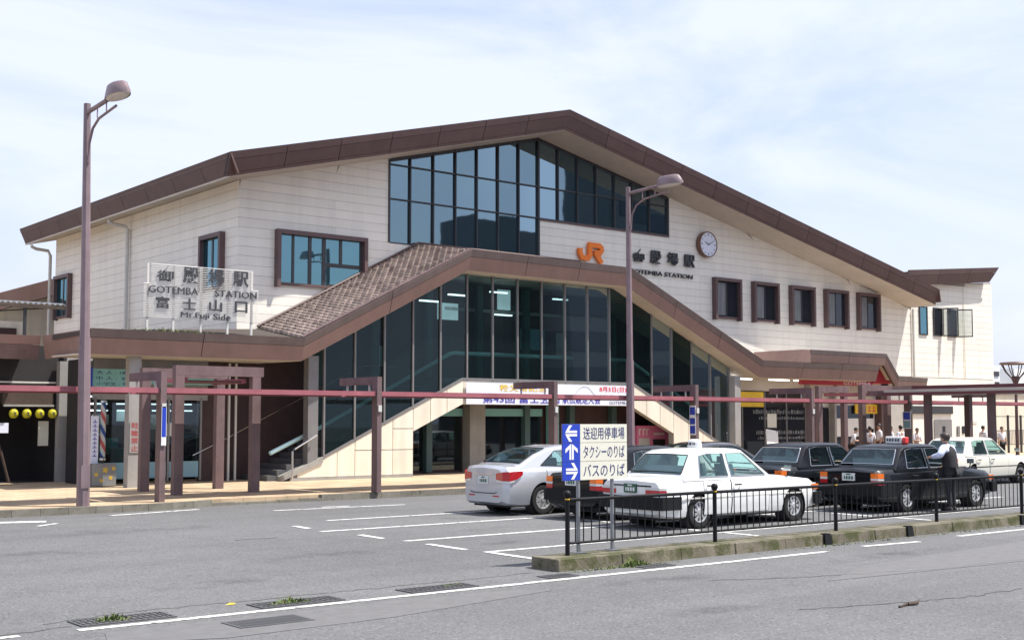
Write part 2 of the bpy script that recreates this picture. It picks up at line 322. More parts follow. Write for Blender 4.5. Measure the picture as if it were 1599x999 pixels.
TX = {}
def text_mesh(body, bold=0.0, res=3):
    k = (body, bold)
    if k not in TX and bold:                             # a bolder outline can break a dense glyph: then keep the plain one
        def area(q):
            v, f = text_mesh_raw(body, q, res); return sum(abs(sum(v[f_[i]][0]*v[f_[(i+1) % len(f_)]][1]-v[f_[(i+1) % len(f_)]][0]*v[f_[i]][1] for i in range(len(f_))))/2 for f_ in f)
        b = min(bold, .014)
        TX[k] = text_mesh_raw(body, b, res) if area(b) < 1.55*area(0.0) else text_mesh_raw(body, 0.0, res)
    if k not in TX: TX[k] = text_mesh_raw(body, bold, res)
    return TX[k]
def text_mesh_raw(body, bold, res):
    if 1:
        cu = bpy.data.curves.new('t', 'FONT'); cu.body = body; cu.resolution_u = res; cu.offset = bold
        o = bpy.data.objects.new('t', cu); COL.objects.link(o)
        dg = bpy.context.evaluated_depsgraph_get(); e = o.evaluated_get(dg); me = e.to_mesh()
        vs = [tuple(v.co) for v in me.vertices]; fs = [tuple(p.vertices) for p in me.polygons]
        e.to_mesh_clear(); bpy.data.objects.remove(o); bpy.data.curves.remove(cu)
        x0 = min(v[0] for v in vs); x1 = max(v[0] for v in vs); y0 = min(v[1] for v in vs); y1 = max(v[1] for v in vs)
        return ([((x-x0)/(x1-x0), (y-y0)/(y1-y0)) for x, y, z in vs], fs)
def text(name, body, mat, fr, parent, th=0.0, bold=0.0):
    """fr(u,v,d) maps the unit text box to the world; d = depth behind the face"""
    v, f = text_mesh(body, bold); m = MB()
    m.add([fr(a, b, 0) for a, b in v], f)
    if th:
        o = len(v); cnt = {}
        for q in f:
            for i in range(len(q)):
                e = (q[i], q[(i+1) % len(q)]); cnt[e] = 1
        m.v += [tuple(fr(a, b, th)) for a, b in v]
        for (a, b) in list(cnt):
            if (b, a) not in cnt: m.f.append((a, b, b+o, a+o))
        m.f += [tuple(i+o for i in reversed(q)) for q in f]
    return m.build(name, mat, parent)
def wall_text(name, body, mat, x0, x1, z0, z1, y, parent, th=0.0, bold=0.0):
    return text(name, body, mat, lambda u, v, d: (x0+(x1-x0)*u, y+d, z0+(z1-z0)*v), parent, th, bold)

def lerp(pts, x):
    if x <= pts[0][0]: return pts[0][1]
    for (a, b), (c, d) in zip(pts, pts[1:]):
        if x <= c: return b+(d-b)*(x-a)/(c-a) if c > a else d
    return pts[-1][1]
def strip(x0, x1, bot, top):
    bs = [x0]+[p[0] for p in bot if x0+1e-4 < p[0] < x1-1e-4]+[x1]; ts = [x0]+[p[0] for p in top if x0+1e-4 < p[0] < x1-1e-4]+[x1]
    p = [(x, lerp(bot, x)) for x in bs]+[(x, lerp(top, x)) for x in reversed(ts)]
    return p
for s_, b_ in (('御殿場駅', .025), ('GOTEMBA', .0), ('STATION', .0), ('富士山口', .02), ('Mt.Fuji', .0), ('Side', .0), ('送迎用停車場', .0), ('タクシーのりば', .0), ('バスのりば', .0),
               ('秩父宮記念', .03), ('第43回 富士登山', .03), ('駅伝競走大会', .03), ('8月5日(日)', .03), ('午前8時30分〜', .0), ('GOTEMBA', .0), ('GOTEMBA STATION', .0), ('大 人 : 1800', .0), ('中 人 :  800', .0), ('小学生 : 900', .0),
               ('駐輪禁止', .03), ('8月5日日', .03)):
    text_mesh(s_, b_)

# =================================================================== ground
def flat(name, poly, z, mat, th=0.004):
    return MB().xy(poly, z, th).build(name, mat)
g = MB().add([(-3000, -400, 0), (3000, -400, 0), (3000, 3000, 0), (-3000, 3000, 0)], [(0, 1, 2, 3)]).build('road', m_asph); g['kind'] = 'structure'
# pavement in front of the station with its kerb
edge = [(-30, 27.05), (11.6, 27.05), (12.5, 27.25), (13.3, 27.62), (90, 27.62)]
pv = MB().prism([(x, y+.16, 0.0) for x, y in edge]+[(90, 60, 0), (-30, 60, 0)], (0, 0, .15)).build('pavement', m_pave); pv['kind'] = 'structure'
kb = bpy.data.objects.new('kerb', None); COL.objects.link(kb); kb['kind'] = 'structure'
x = 3.0
def ey(x): return lerp(edge, x)
while x < 66:
    w = 0.6; h = .155
    if 12.9 < x < 15.6: h = .05+.02*abs(x-14.2)
    a, b = x+.004, x+w-.004
    MB().hexa([(a, ey(a), -.05), (b, ey(b), -.05), (b, ey(b)+.155, -.05), (a, ey(a)+.155, -.05),
               (a, ey(a)+.012, h), (b, ey(b)+.012, h), (b, ey(b)+.155, h+.002), (a, ey(a)+.155, h+.002)]).build('kerb_stone', m_kerb, kb)
    x += w
# median kerb
md = bpy.data.objects.new('median_kerb', None); COL.objects.link(md); md['kind'] = 'structure'
x = 11.15
while x < 44:
    w = 1.2; a, b = x+.004, x+w-.004; j = random.uniform(-.008, .008)
    MB().hexa([(a, 12.75+j, -.05), (b, 12.75+j, -.05), (b, 13.34, -.05), (a, 13.34, -.05), (a, 12.775+j, .168), (b, 12.775+j, .168), (b, 13.34, .168), (a, 13.34, .168)]).build('kerb_block', m_moss, md, bevel=.01)
    x += w
for xx in (17.0, 19.35, 23.2):
    MB().hexa([(xx-.09, 12.71, .0), (xx+.09, 12.71, .0), (xx+.09, 12.80, .0), (xx-.09, 12.80, .0), (xx-.07, 12.735, .185), (xx+.07, 12.735, .185), (xx+.07, 12.83, .185), (xx-.07, 12.83, .185)]).build('reflector_block', m_bump, md)

def mark(poly, mat=None, name='road_marking', z=0.004):
    o = flat(name, poly, z, mat or m_paint); o['kind'] = 'structure'; return o
def line(x0, y0, x1, y1, w=.13):
    d = Vector((x1-x0, y1-y0)); n = Vector((-d.y, d.x)).normalized()*w/2
    k = max(1, int(d.length/1.2)); L0 = []; L1 = []
    for i in range(k+1):
        p = Vector((x0, y0))+d*i/k; L0.append(tuple(p-n*random.uniform(.88, 1.06))); L1.append(tuple(p+n*random.uniform(.88, 1.06)))
    mark(L0+L1[::-1])
for a, b in ((4.45, 16.1), (17.2, 18.6), (20.0, 34)): line(a, 12.2, b, 12.08, .11)
line(3.2, 12.25, 3.9, 12.23, .10)
for y, xs in ((15.36, (11.9, 31)), (17.6, (11.9, 31)), (20.05, (11.7, 31)), (22.15, (13.1, 31))): line(xs[0], y, xs[1], y, .12)
for xx in (11.9, 17.3, 22.7): 
    for a, b in ((13.95, 15.3), (15.85, 16.95), (18.2, 19.05), (20.75, 21.4)): line(xx, a, xx+.05, b, .13)
line(13.6, 25.3, 17.0, 25.1, .12); line(15.0, 25.6, 15.7, 25.5, .12); line(10.2, 26.2, 12.45, 26.75, .14); line(7.2, 26.0, 8.6, 25.5, .35); line(8.1, 24.5, 8.6, 24.9, .1)
# patches, cracks
mark([(4.6, 11.9), (8.2, 11.95), (9.6, 11.75), (9.9, 11.45), (7.3, 10.95), (5.4, 10.9), (4.4, 11.3)], m_patch, 'asphalt_patch', .0015)
mark([(13.2, 9.9), (15.0, 10.6), (21, 11.1), (30, 11.4), (30, 9.2), (22, 9.3), (16.5, 9.55)], m_patch, 'asphalt_patch', .0015)
def crack(pts, w=.012):
    w *= .55
    P_ = []
    for (a, b), (c, d) in zip(pts, pts[1:]):
        n = max(2, int(math.hypot(c-a, d-b)/.12))
        for i in range(n): P_.append((a+(c-a)*i/n+random.uniform(-.03, .03), b+(d-b)*i/n+random.uniform(-.045, .045)))
    lo = [(x, y-w*random.uniform(.02, .8)) for x, y in P_]; hi = [(x, y+w*random.uniform(.02, .8)) for x, y in P_]
    mark(lo+hi[::-1], m_crack, 'asphalt_crack', .003)
crack([(4.3, 12.75), (5.2, 13.0), (7.5, 12.95), (9.5, 12.9), (10.9, 12.95)], .012)
crack([(3.3, 12.35), (4.2, 12.45), (4.6, 12.5)], .02)
crack([(12.0, 10.9), (13.2, 10.35), (15.5, 9.7), (18.5, 9.55), (22, 9.5)], .02)
crack([(11.0, 8.6), (11.9, 8.35), (13.2, 8.0), (14.6, 7.95)], .022)
crack([(9.8, 19.6), (10.7, 19.5)], .04)
def stain(x, y, rx, ry, rz=0.0):
    o = MB().add([(-1, -1, 0), (1, -1, 0), (1, 1, 0), (-1, 1, 0)], [(0, 1, 2, 3)]).build('oil_stain', m_stain); o.location = (x, y, .0018+random.uniform(0, .0008)); o.scale = (rx, ry, 1); o.rotation_euler = (0, 0, rz); o['kind'] = 'structure'
for q in ((13.2, 16.4, .8, .35), (14.6, 18.6, .9, .4), (15.4, 21.0, .8, .4), (12.9, 20.9, .5, .3), (9.6, 16.5, 1.6, .5), (7.2, 14.6, 1.4, .4), (16.2, 11.2, 2.2, .35), (11.6, 11.3, 1.8, .3), (9.0, 22.5, 2.6, .6), (20.0, 10.6, 2.6, .4), (6.4, 19.5, 1.2, .5), (22.4, 14.6, 2.4, .3), (10.5, 9.2, 1.3, .3)): stain(*q, random.uniform(-.15, .15))
# drain gratings
def grating(x0, x1, y0, y1, n):
    t = thing('drain_grating', 'dark steel drain grating', 'drain grating', (x0, y0, 0), 'drain gratings along the white edge line')
    f = MB(); f.box(x0, x1, y0, y0+.03, .002, .014); f.box(x0, x1, y1-.03, y1, .002, .014); f.box(x0, x0+.03, y0+.03, y1-.03, .002, .014); f.box(x1-.03, x1, y0+.03, y1-.03, .002, .014)
    f.build('frame', m_grate, t); MB().box(x0+.03, x1-.03, y0+.03, y1-.03, .001, .004).build('pit', m_crack, t)
    b0 = None
    for i in range(n):
        xx = x0+.03+(x1-x0-.06)*(i+.5)/n
        if b0 is None: b0 = MB().box(xx-.008, xx+.008, y0+.03, y1-.03, .005, .013).build('bar', m_grate, t); xb = xx
        else: dup(b0, 'bar', (xx-xb, 0, 0), t)
    for yy in (y0+(y1-y0)/3, y0+2*(y1-y0)/3): MB().box(x0+.03, x1-.03, yy-.006, yy+.006, .0052, .0135).build('cross_bar', m_grate, t)
    return t
gl = [(4.55, 5.55, 12.38, 12.80, 14, 'leftmost drain grating with weeds growing through it, nearest the frame edge'), (6.5, 7.55, 12.32, 12.70, 14, 'weedy drain grating behind the white line near the yellow leaf'),
      (8.45, 9.45, 12.30, 12.66, 14, 'clean drain grating behind the white line, third from the left'), (10.6, 11.1, 12.28, 12.56, 8, 'short drain grating at the end of the mossy median kerb'),
      (12.35, 12.95, 12.30, 12.52, 9, 'drain grating beneath the mossy median kerb beside a weed tuft')]
for q in gl: grating(*q[:5])['label'] = q[5]
mh = grating(5.72, 6.55, 11.28, 11.72, 26); mh['label'] = 'fine slotted grating in the dark asphalt on the near side of the white line'; mh.pop('group')
def weeds(name, label, cx, cy, rx, ry, n, z=0.0, h=.09):
    m = MB()
    for i in range(n):
        a = random.uniform(0, 6.28); q = math.sqrt(random.random()); x = cx+rx*q*math.cos(a); y = cy+ry*q*math.sin(a)
        hh = h*random.uniform(.3, 1.0)*(1.15-q); b = random.uniform(0, 6.28); l = hh*random.uniform(.3, .9); w = random.uniform(.006, .014)
        dx, dy = math.cos(b), math.sin(b)
        m.add([(x-w*dy, y+w*dx, z), (x+w*dy, y-w*dx, z), (x+l*dx*.6+w*.8*dy, y+l*dy*.6-w*.8*dx, z+hh*.8), (x+l*dx, y+l*dy, z+hh)], [(0, 1, 2), (0, 2, 3)])
    o = m.build(name, m_leaf, kind='stuff'); return o
weeds('weed_patch', '', 4.95, 12.6, .22, .12, 260); weeds('weed_patch', '', 6.95, 12.52, .3, .09, 260); weeds('weed_patch', '', 9.2, 12.55, .3, .06, 90, h=.05)
weeds('weed_patch', '', 12.45, 12.60, .3, .1, 420, h=.13)
weeds('weed_patch', '', 12.2, 12.62, 1.2, .07, 260, h=.05); weeds('weed_patch', '', 17.3, 12.6, 2.5, .07, 160, h=.05); weeds('weed_patch', '', 21, 12.6, 2.5, .07, 120, h=.04)
o = MB().tube([(11.95, 8.02, .012), (12.15, 8.06, .02), (12.28, 8.03, .03)], [.014, .016, .01], 7)
o.tube([(12.16, 8.05, .02), (12.27, 8.0, .028), (12.33, 8.02, .06)], [.022, .018, .005], 7); tag(o.build('twig', m_wood), 'short dark twig lying on the near road', 'twig')
o = MB()
o.add([(6.33, 12.83, .006), (6.38, 12.86, .02), (6.45, 12.85, .012), (6.40, 12.80, .008)], [(0, 1, 2), (0, 2, 3)]); o.add([(6.3, 12.82, .005), (6.33, 12.83, .01), (6.335, 12.825, .007)], [(0, 1, 2)])
tag(o.build('fallen_leaf', m_yellow), 'small yellow fallen leaf on the road beside the drain grating', 'leaf')

# =================================================================== station building
ST = thing('station_building', 'cream boarded station with a wide brown gable roof and a glazed stair porch', 'station', (30.9, 36.5, 0))
YW = 36.5
def zb(x): return 13.0-.2527*(30.9-x) if x < 30.9 else 13.0-.2107*(x-30.9)
XL, XR, YB = 18.2, 55.95, 53.6
# core walls (dark joints between the boards)
def core(pts, z0f):
    return
c = MB()
c.xz([(XL+.03, .15), (XL+.03, zb(XL+.03)), (24.0, zb(24.0)), (24.0, .15)], YW+.03, .3)
c.xz([(24.0, .15), (24.0, 8.27), (30.98, 8.27), (30.98, .15)], YW+.032, .3)
c.xz([(30.98, .15), (30.98, 9.82), (38.12, 9.82), (38.12, .15)], YW+.03, .3)
c.xz([(38.12, .15), (38.12, zb(38.12)), (XR, zb(XR)), (XR, .15)], YW+.032, .3)
c.prism([(XL+.03, YW+.34, .15), (XL+.03, YB, .15), (XL+.03, YB, zb(XL)), (XL+.03, YW+.34, zb(XL))], (.3, 0, 0))
c.box(XL+.4, XR, YB, YB+.3, .15, zb(XR)); c.box(XR-.3, XR, YW+.4, YB-.01, .15, zb(XR))
c.build('wall', m_core, ST)
# cladding boards
rows = [8.27+.31*k for k in range(-13, 16)]
joints = [XL+3.64*i for i in range(0, 11)]; joints[-1] = XR; joints = joints[:10]+[XR]
pl = [(18.9, 4.9), (25.2, 8.27), (33.0, 8.2), (40.3, 4.85)]
def board(x0, x1, z0, z1):
    xl0, xl1 = max(x0, 30.9-(13-z0)/.2527), max(x0, 30.9-(13-z1)/.2527); xr0, xr1 = min(x1, 30.9+(13-z0)/.2107), min(x1, 30.9+(13-z1)/.2107)
    if xr0-xl0 < .06: return
    if z1 < lerp(pl, x0+.2)-.1 and z1 < lerp(pl, x1-.2)-.1 and 18.9 < x0 and x1 < 40.3: return
    if xr1 < xl1: xl1 = xr1 = (xl1+xr1)/2
    p = [(xl0, z0), (xr0, z0), (xr1, z1), (xl1, z1)] if xr1-xl1 > .01 else [(xl0, z0), (xr0, z0), (xl1, z1)]
    MB().xz(p, YW+random.uniform(-.003, .003), .025).build('cladding_board', m_board, ST)
for i, z in enumerate(rows):
    z0, z1 = z+.0045, z+.31-.0045
    spans = [(XL, XR)] if z < 8.2 else ([(XL, 24.0), (30.98, XR)] if z < 9.75 else [(XL, 24.0), (38.12, XR)])
    for a, b in spans:
        cuts = [a]+[j for j in joints if a+.3 < j < b-.3]+[b]
        for u, v in zip(cuts, cuts[1:]): board(u+.0008, v-.0008, z0, z1)
    if z < 9.7:
        ys = [YW+.004, 40.7, 45.0, 49.3, YB]
        for u, v in zip(ys, ys[1:]):
            MB().prism([(XL, u+.001, z0), (XL, v-.001, z0), (XL, v-.001, min(z1, zb(XL)-.02)), (XL, u+.001, min(z1, zb(XL)-.02))], (.025, 0, 0)).build('cladding_board', m_board, ST)
# ---- main roof
def fascia(path, yt, yb, hs, mats, name, step, extra=0):
    """panels along a polyline of (x, ztop); hs = heights of the bands below the top edge"""
    H = hs[-1]
    for (xa, za), (xb, zb_) in zip(path, path[1:]):
        n = max(1, round(math.hypot(xb-xa, zb_-za)/step))
        for k in range(n):
            x0 = xa+(xb-xa)*k/n; x1 = xa+(xb-xa)*(k+1)/n; s = (zb_-za)/(xb-xa); z0 = za+s*(x0-xa); z1 = za+s*(x1-xa)
            g0 = .012 if k > 0 else .0; g1 = .012 if k < n-1 else 0.0
            x0 += g0; z0 += s*g0; x1 -= g1; z1 -= s*g1
            h0 = 0
            for bi, h1 in enumerate(hs):
                ya = yt+(yb-yt)*h0/H; yc = yt+(yb-yt)*(h1-.012)/H
                MB().prism([(x0, ya, z0-h0), (x1, ya, z1-h0), (x1, yc, z1-h1+.012), (x0, yc, z0-h1+.012)], (0, .07, 0)).build(name, mats[bi], ST)
                h0 = h1
    m = MB()                                             # dark backing seen through the joints
    for (xa, za), (xb, zb_) in zip(path, path[1:]):
        m.hexa([(xa, yb+.035, za-H+.02), (xb, yb+.035, zb_-H+.02), (xb, yb+.16, zb_-H+.02), (xa, yb+.16, za-H+.02), (xa, yt+.035, za-.03), (xb, yt+.035, zb_-.03), (xb, yt+.2, zb_-.03), (xa, yt+.2, za-.03)])
    m.build('fascia_backing', m_tilegap, ST)
gp = [(16.95, 10.22), (30.88, 13.74), (55.62, 8.53)]
fascia(gp, 34.6, 34.88, [.24, .64, .74], [m_browncap, m_brown, m_brown], 'fascia_panel', 2.1)
def zg(x): return lerp(gp, x)
# side eave fascia along the left and right edges
for (xt, zt, xb_, sgn) in ((16.95, 10.22, 17.25, 1), (55.62, 8.53, 55.75, -1)):
    n = 9
    for k in range(n):
        y0 = 34.62+(54.6-34.62)*k/n+(.0 if k == 0 else .012); y1 = 34.62+(54.6-34.62)*(k+1)/n-.012
        MB().prism([(xt, y0, zt), (xt, y1, zt), (xb_-.03*sgn, y1, zt-.62), (xb_-.03*sgn, y0, zt-.62)] if sgn > 0 else [(xt, y0, zt), (xt, y1, zt), (xb_, y1, zt-.62), (xb_, y0, zt-.62)], (.06*sgn, 0, 0)).build('eave_panel', m_brown, ST)
m = MB()
for (xa, za), (xb_, z_) in zip(gp, gp[1:]):
    m.hexa([(xa+.06, 34.75, za-.16), (xb_-.06*(xb_ > 40), 34.75, z_-.16), (xb_-.06*(xb_ > 40), 54.6, z_-.16), (xa+.06, 54.6, za-.16), (xa+.02, 34.66, za-.02), (xb_-.02*(xb_ > 40), 34.66, z_-.02), (xb_-.02*(xb_ > 40), 54.6, z_-.02), (xa+.02, 54.6, za-.02)])
m.build('roof', m_brown, ST)
m = MB()
for a, b in ((17.2, 30.9), (30.9, 55.72)):
    m.hexa([(a, 34.9, zb(a)), (b, 34.9, zb(b)), (b, 54.55, zb(b)), (a, 54.55, zb(a)), (a, 34.9, zb(a)+.06), (b, 34.9, zb(b)+.06), (b, 54.55, zb(b)+.06), (a, 54.55, zb(a)+.06)])
m.build('soffit', m_soffit, ST)
def tilt_pane(p, y, mat, am=.0045):                     # each pane sits a hair out of true, so reflections break from pane to pane
    a, b = random.uniform(-am, am), random.uniform(-am, am); cx = sum(q[0] for q in p)/len(p); cz = sum(q[1] for q in p)/len(p)
    MB().add([(x, y+a*(x-cx)*2+b*(z-cz)*1.2, z) for x, z in p], [tuple(range(len(p)))]).build('window_pane', mat, ST)
# ---- upper hall glazing
ux = [24.0, 24.91, 25.92, 26.92, 27.91, 28.92, 29.93, 30.92, 31.93, 32.95, 33.96, 34.98, 35.99, 37.0, 38.12]
gtop = [(24.0, zb(24.0)), (30.9, 12.99), (38.12, zb(38.12))]
for i, (a, b) in enumerate(zip(ux, ux[1:])):
    lv = ([8.27, 9.84, 11.07] if i < 7 else [9.84, 11.07])+[99]
    for z0, z1 in zip(lv, lv[1:]):
        tp = [(x, min(z1-.025, t-.06)) for x, t in [(q, lerp(gtop, q)) for q in sorted({a, b, *[30.9]})]]
        p = strip(a+.03, b-.03, [(0, z0+.025), (99, z0+.025)], tp)
        if max(q[1] for q in p)-z0 > .1: tilt_pane(p, YW+.06, m_gup)
for i, x in enumerate(ux):
    lo = 8.27 if i <= 7 else 9.82
    w = .04 if i in (0, 7, 14) else .022
    MB().box(x-w, x+w, YW-.03, YW+.12, lo, lerp(gtop, x)-.02).build('mullion', m_mull, ST)
for z, x0, x1 in ((8.27, 24.05, 30.87), (9.84, 24.05, 30.87), (9.84, 30.97, 38.07), (11.07, 24.05, 38.07)):
    MB().box(x0, x1, YW-.012, YW+.11, z-.022, z+.022).build('transom', m_mull, ST)
m = MB()
for a, b in ((24.05, 30.9), (30.9, 38.07)): m.hexa([(a, YW-.01, zb(a)-.12), (b, YW-.01, zb(b)-.12), (b, YW+.1, zb(b)-.12), (a, YW+.1, zb(a)-.12), (a, YW-.01, zb(a)-.004), (b, YW-.01, zb(b)-.004), (b, YW+.1, zb(b)-.004), (a, YW+.1, zb(a)-.004)])
m.build('head_rail', m_mull, ST)
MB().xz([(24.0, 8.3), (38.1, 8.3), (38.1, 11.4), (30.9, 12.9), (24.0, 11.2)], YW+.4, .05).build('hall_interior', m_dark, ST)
MB().box(30.95, 38.15, YW-.05, YW+.02, 9.75, 9.81).build('sill', m_frame, ST)
# ---- framed windows
def window(x0, x1, z0, z1, glass, bars, legs=.10, ledge=True):
    d = .24
    f = MB(); f.box(x0, x0+.13, YW-d, YW+.02, z0-legs, z1); f.box(x1-.13, x1, YW-d, YW+.02, z0-legs, z1); f.box(x0+.13, x1-.13, YW-d+.003, YW+.02, z1-.14, z1)
    f.box(x0+.13, x1-.13, YW-.1, YW+.02, z0-.03, z0+.06)
    w = f.build('window', m_frame, ST)
    for a, b, c, d_ in bars: MB().box(a, b, YW-.075, YW+.01, c, d_).build('sash_bar', m_mull, w)
    MB().box(x0+.13, x1-.13, YW-.05, YW-.035, z0+.06, z1-.14).build('pane', glass, w)
    return w
for x in (40.84, 43.44, 46.09, 48.69, 51.28):
    x1 = x+1.74; mid = x+.87
    w = window(x, x1, 6.5, 8.25, m_gdark, [(x+.13, x+.19, 6.57, 8.11), (x1-.19, x1-.13, 6.57, 8.11), (mid-.03, mid+.03, 6.57, 8.11)])
    s = MB(); 
    for k in range(7): s.box(x+.24+.085*k, x+.30+.085*k, YW-.057, YW-.051, 6.62, 8.05)
    s.build('curtain', m_galv, w)
window(19.52, 23.0, 6.5, 8.30, m_gteal, [(19.65, 19.70, 6.57, 8.15), (20.13, 20.22, 6.57, 8.15), (20.75, 20.87, 6.57, 8.15), (21.28, 21.42, 6.57, 8.15), (21.95, 22.06, 7.33, 8.15), (22.78, 22.87, 6.57, 8.15), (21.42, 22.78, 7.20, 7.33), (21.5, 22.7, 6.57, 6.61)])
def side_window(y0, y1, z0, z1):
    f = MB(); d = .2
    f.box(XL-d, XL+.02, y0, y0+.13, z0-.1, z1); f.box(XL-d, XL+.02, y1-.13, y1, z0-.1, z1); f.box(XL-d+.003, XL+.02, y0+.13, y1-.13, z1-.14, z1); f.box(XL-.1, XL+.02, y0+.13, y1-.13, z0-.04, z0+.05)
    w = f.build('window', m_frame, ST); MB().box(XL-.05, XL-.03, y0+.13, y1-.13, z0+.05, z1-.14).build('pane', m_gteal, w)
    MB().box(XL-.07, XL, (y0+y1)/2-.05, (y0+y1)/2+.05, z0+.05, z1-.14).build('sash_bar', m_mull, w)
side_window(37.41, 39.04, 6.4, 8.2); side_window(51.5, 53.3, 6.35, 8.12)
# rain pipes
MB().tube([(17.35, 45.4, 9.5), (17.35, 45.4, 9.42), (17.5, 45.4, 9.36), (18.0, 45.4, 9.32), (18.08, 45.4, 9.2), (18.08, 45.4, 4.4)], .07, 8).build('rain_pipe', m_slat, ST, smooth=True)
MB().tube([(17.3, 54.0, 9.5), (17.3, 54.0, 9.42), (17.5, 54.0, 9.34), (18.0, 54.0, 9.3), (18.1, 54.0, 9.1), (18.1, 54.0, 4.4)], .07, 8).build('rain_pipe', m_slat, ST, smooth=True)
MB().tube([(56.02, 36.42, 7.7), (56.02, 36.42, 4.2)], .06, 8).build('rain_pipe', m_slat, ST, smooth=True)

# ---- porch: fascia, roofs, soffits
pp = [(12.34, 4.53), (18.94, 4.53), (25.33, 7.80), (32.80, 7.76), (40.44, 4.49), (48.6, 4.49)]
fascia(pp, 33.37, 33.60, [.25, .70], [m_capgrey, m_porch], 'fascia_panel', 2.9)
MB().prism([(12.36, 33.44, 4.53), (12.36, 37.4, 4.53), (12.46, 37.4, 3.84), (12.46, 33.64, 3.84)], (.07, 0, 0)).build('fascia_panel', m_porch, ST)
rt = MB()                                                # roof slabs behind the fascia, rising to the wall
rb = [(12.34, 4.50), (18.96, 4.98), (25.25, 8.26), (32.9, 8.22), (40.3, 4.92), (48.6, 4.6)]
for i in range(5):
    (xa, za), (xb_, z_) = pp[i], pp[i+1]; (xc, zc), (xd, zd) = rb[i], rb[i+1]
    rt.hexa([(xa, 33.5, za-.14), (xb_, 33.5, z_-.14), (xd, YW-.02, zd-.14), (xc, YW-.02, zc-.14), (xa, 33.5, za-.04), (xb_, 33.5, z_-.04), (xd, YW-.02, zd), (xc, YW-.02, zc)])
rt.build('porch_roof', m_tilegap, ST)
tl = MB()                                                # overlapping roof tiles of the left slope
a0, a1, b0, b1 = Vector((18.95, 33.52, 4.52)), Vector((18.97, YW-.06, 5.0)), Vector((25.34, 33.52, 7.80)), Vector((25.25, YW-.06, 8.28))
def pt(u, v): return (a0*(1-v)+a1*v)*(1-u)+(b0*(1-v)+b1*v)*u
nrm = (b0-a0).cross(a1-a0).normalized()*-1
if nrm.z < 0: nrm = -nrm
NC, NW = 44, 9
for i in range(NC):
    for j in range(NW+1):
        off = .5 if i % 2 else 0
        v0, v1 = max(0, (j-off)/NW), min(1, (j+1-off)/NW-.03)
        if v1-v0 < .02: continue
        u0, u1 = i/NC, (i+1)/NC*1.0
        lift = .085+random.uniform(-.010, .010)
        q = [pt(u0, v0)+nrm*.0, pt(u1, v0)+nrm*.0, pt(u1, v1), pt(u0, v1)]
        t_ = [pt(u0+.006, v0)+nrm*lift, pt(u1+.004, v0)+nrm*.012, pt(u1+.004, v1)+nrm*.012, pt(u0+.006, v1)+nrm*lift]
        tl.hexa([tuple(p) for p in q]+[tuple(p) for p in t_])
tl.build('roof_tile', m_tile, ST, kind='stuff')
MB().tube([(18.9, YW-.08, 5.06), (25.2, YW-.08, 8.34), (33, YW-.08, 8.3)], .05, 6).build('flashing', m_brown, ST)
MB().prism([(18.9, 33.44, 4.545), (25.33, 33.44, 7.815), (25.33, 33.62, 7.83), (18.9, 33.62, 4.56)], (0, 0, .035)).build('verge_cap', m_post, ST)
sf = MB()
for i in range(5):
    (xa, za), (xb_, z_) = pp[i], pp[i+1]
    sf.hexa([(xa, 33.62, za-.70), (xb_, 33.62, z_-.70), (xb_, YW-.03, z_-.68), (xa, YW-.03, za-.68), (xa, 33.62, za-.65), (xb_, 33.62, z_-.65), (xb_, YW-.03, z_-.63), (xa, YW-.03, za-.63)])
sf.build('porch_soffit', m_soffit, ST)
# raised canopy box on the right and the lower end
bp_ = [(44.1, 5.08), (49.65, 5.08), (50.62, 4.05), (53.0, 4.02)]
fascia(bp_, 33.72, 33.85, [.2, .55], [m_capgrey, m_porch], 'fascia_panel', 2.7)
MB().xz([(43.07, 4.46), (44.085, 4.46), (44.085, 5.07), (43.57, 5.07)], 33.76, 2.7).build('canopy_shoulder', m_porch, ST)
m = MB(); m.hexa([(44.1, 33.8, 4.95), (49.65, 33.8, 4.95), (49.65, YW-.03, 4.95), (44.1, YW-.03, 4.95), (44.1, 33.8, 5.05), (49.65, 33.8, 5.05), (49.65, YW-.03, 5.05), (44.1, YW-.03, 5.05)])
m.hexa([(49.65, 33.8, 4.95), (50.62, 33.8, 3.93), (50.62, YW-.03, 3.93), (49.65, YW-.03, 4.95), (49.65, 33.8, 5.05), (50.62, 33.8, 4.02), (50.62, YW-.03, 4.02), (49.65, YW-.03, 5.05)])
m.box(50.64, 53.0, 33.8, YW-.03, 3.90, 3.98); m.build('porch_roof', m_soffit, ST)
# ---- porch glazing
YG = 34.4
gt = [(12, 3.83), (19.15, 3.83), (25.48, 7.09), (32.97, 7.05), (40.3, 3.79)]
gb = [(19.0, .25), (20.2, .82), (25.66, 3.40), (33.85, 3.38), (39.5, .72)]
gx = [20.2+1.131*k for k in range(18)]
for a, b in zip(gx, gx[1:]): tilt_pane(strip(a+.03, b-.03, [(x, z+.06) for x, z in gb], [(x, z-.03) for x, z in gt]), YG, m_glow, .003)
for i, x in enumerate(gx): MB().box(x-.03, x+.03, YG-.06, YG+.05, lerp(gb, x)-.02, lerp(gt, x)-.01).build('mullion', m_mull2, ST)
m = MB()
for (xa, za), (xb_, z_) in zip(gb, gb[1:]): m.hexa([(xa, YG-.07, za), (xb_, YG-.07, z_), (xb_, YG+.06, z_), (xa, YG+.06, za), (xa, YG-.07, za+.085), (xb_, YG-.07, z_+.085), (xb_, YG+.06, z_+.085), (xa, YG+.06, za+.085)])
m.build('sill', m_mull2, ST)
MB().box(19.62, 19.98, YG-.05, YG+.25, .3, 4.05).build('column', m_mull2, ST)
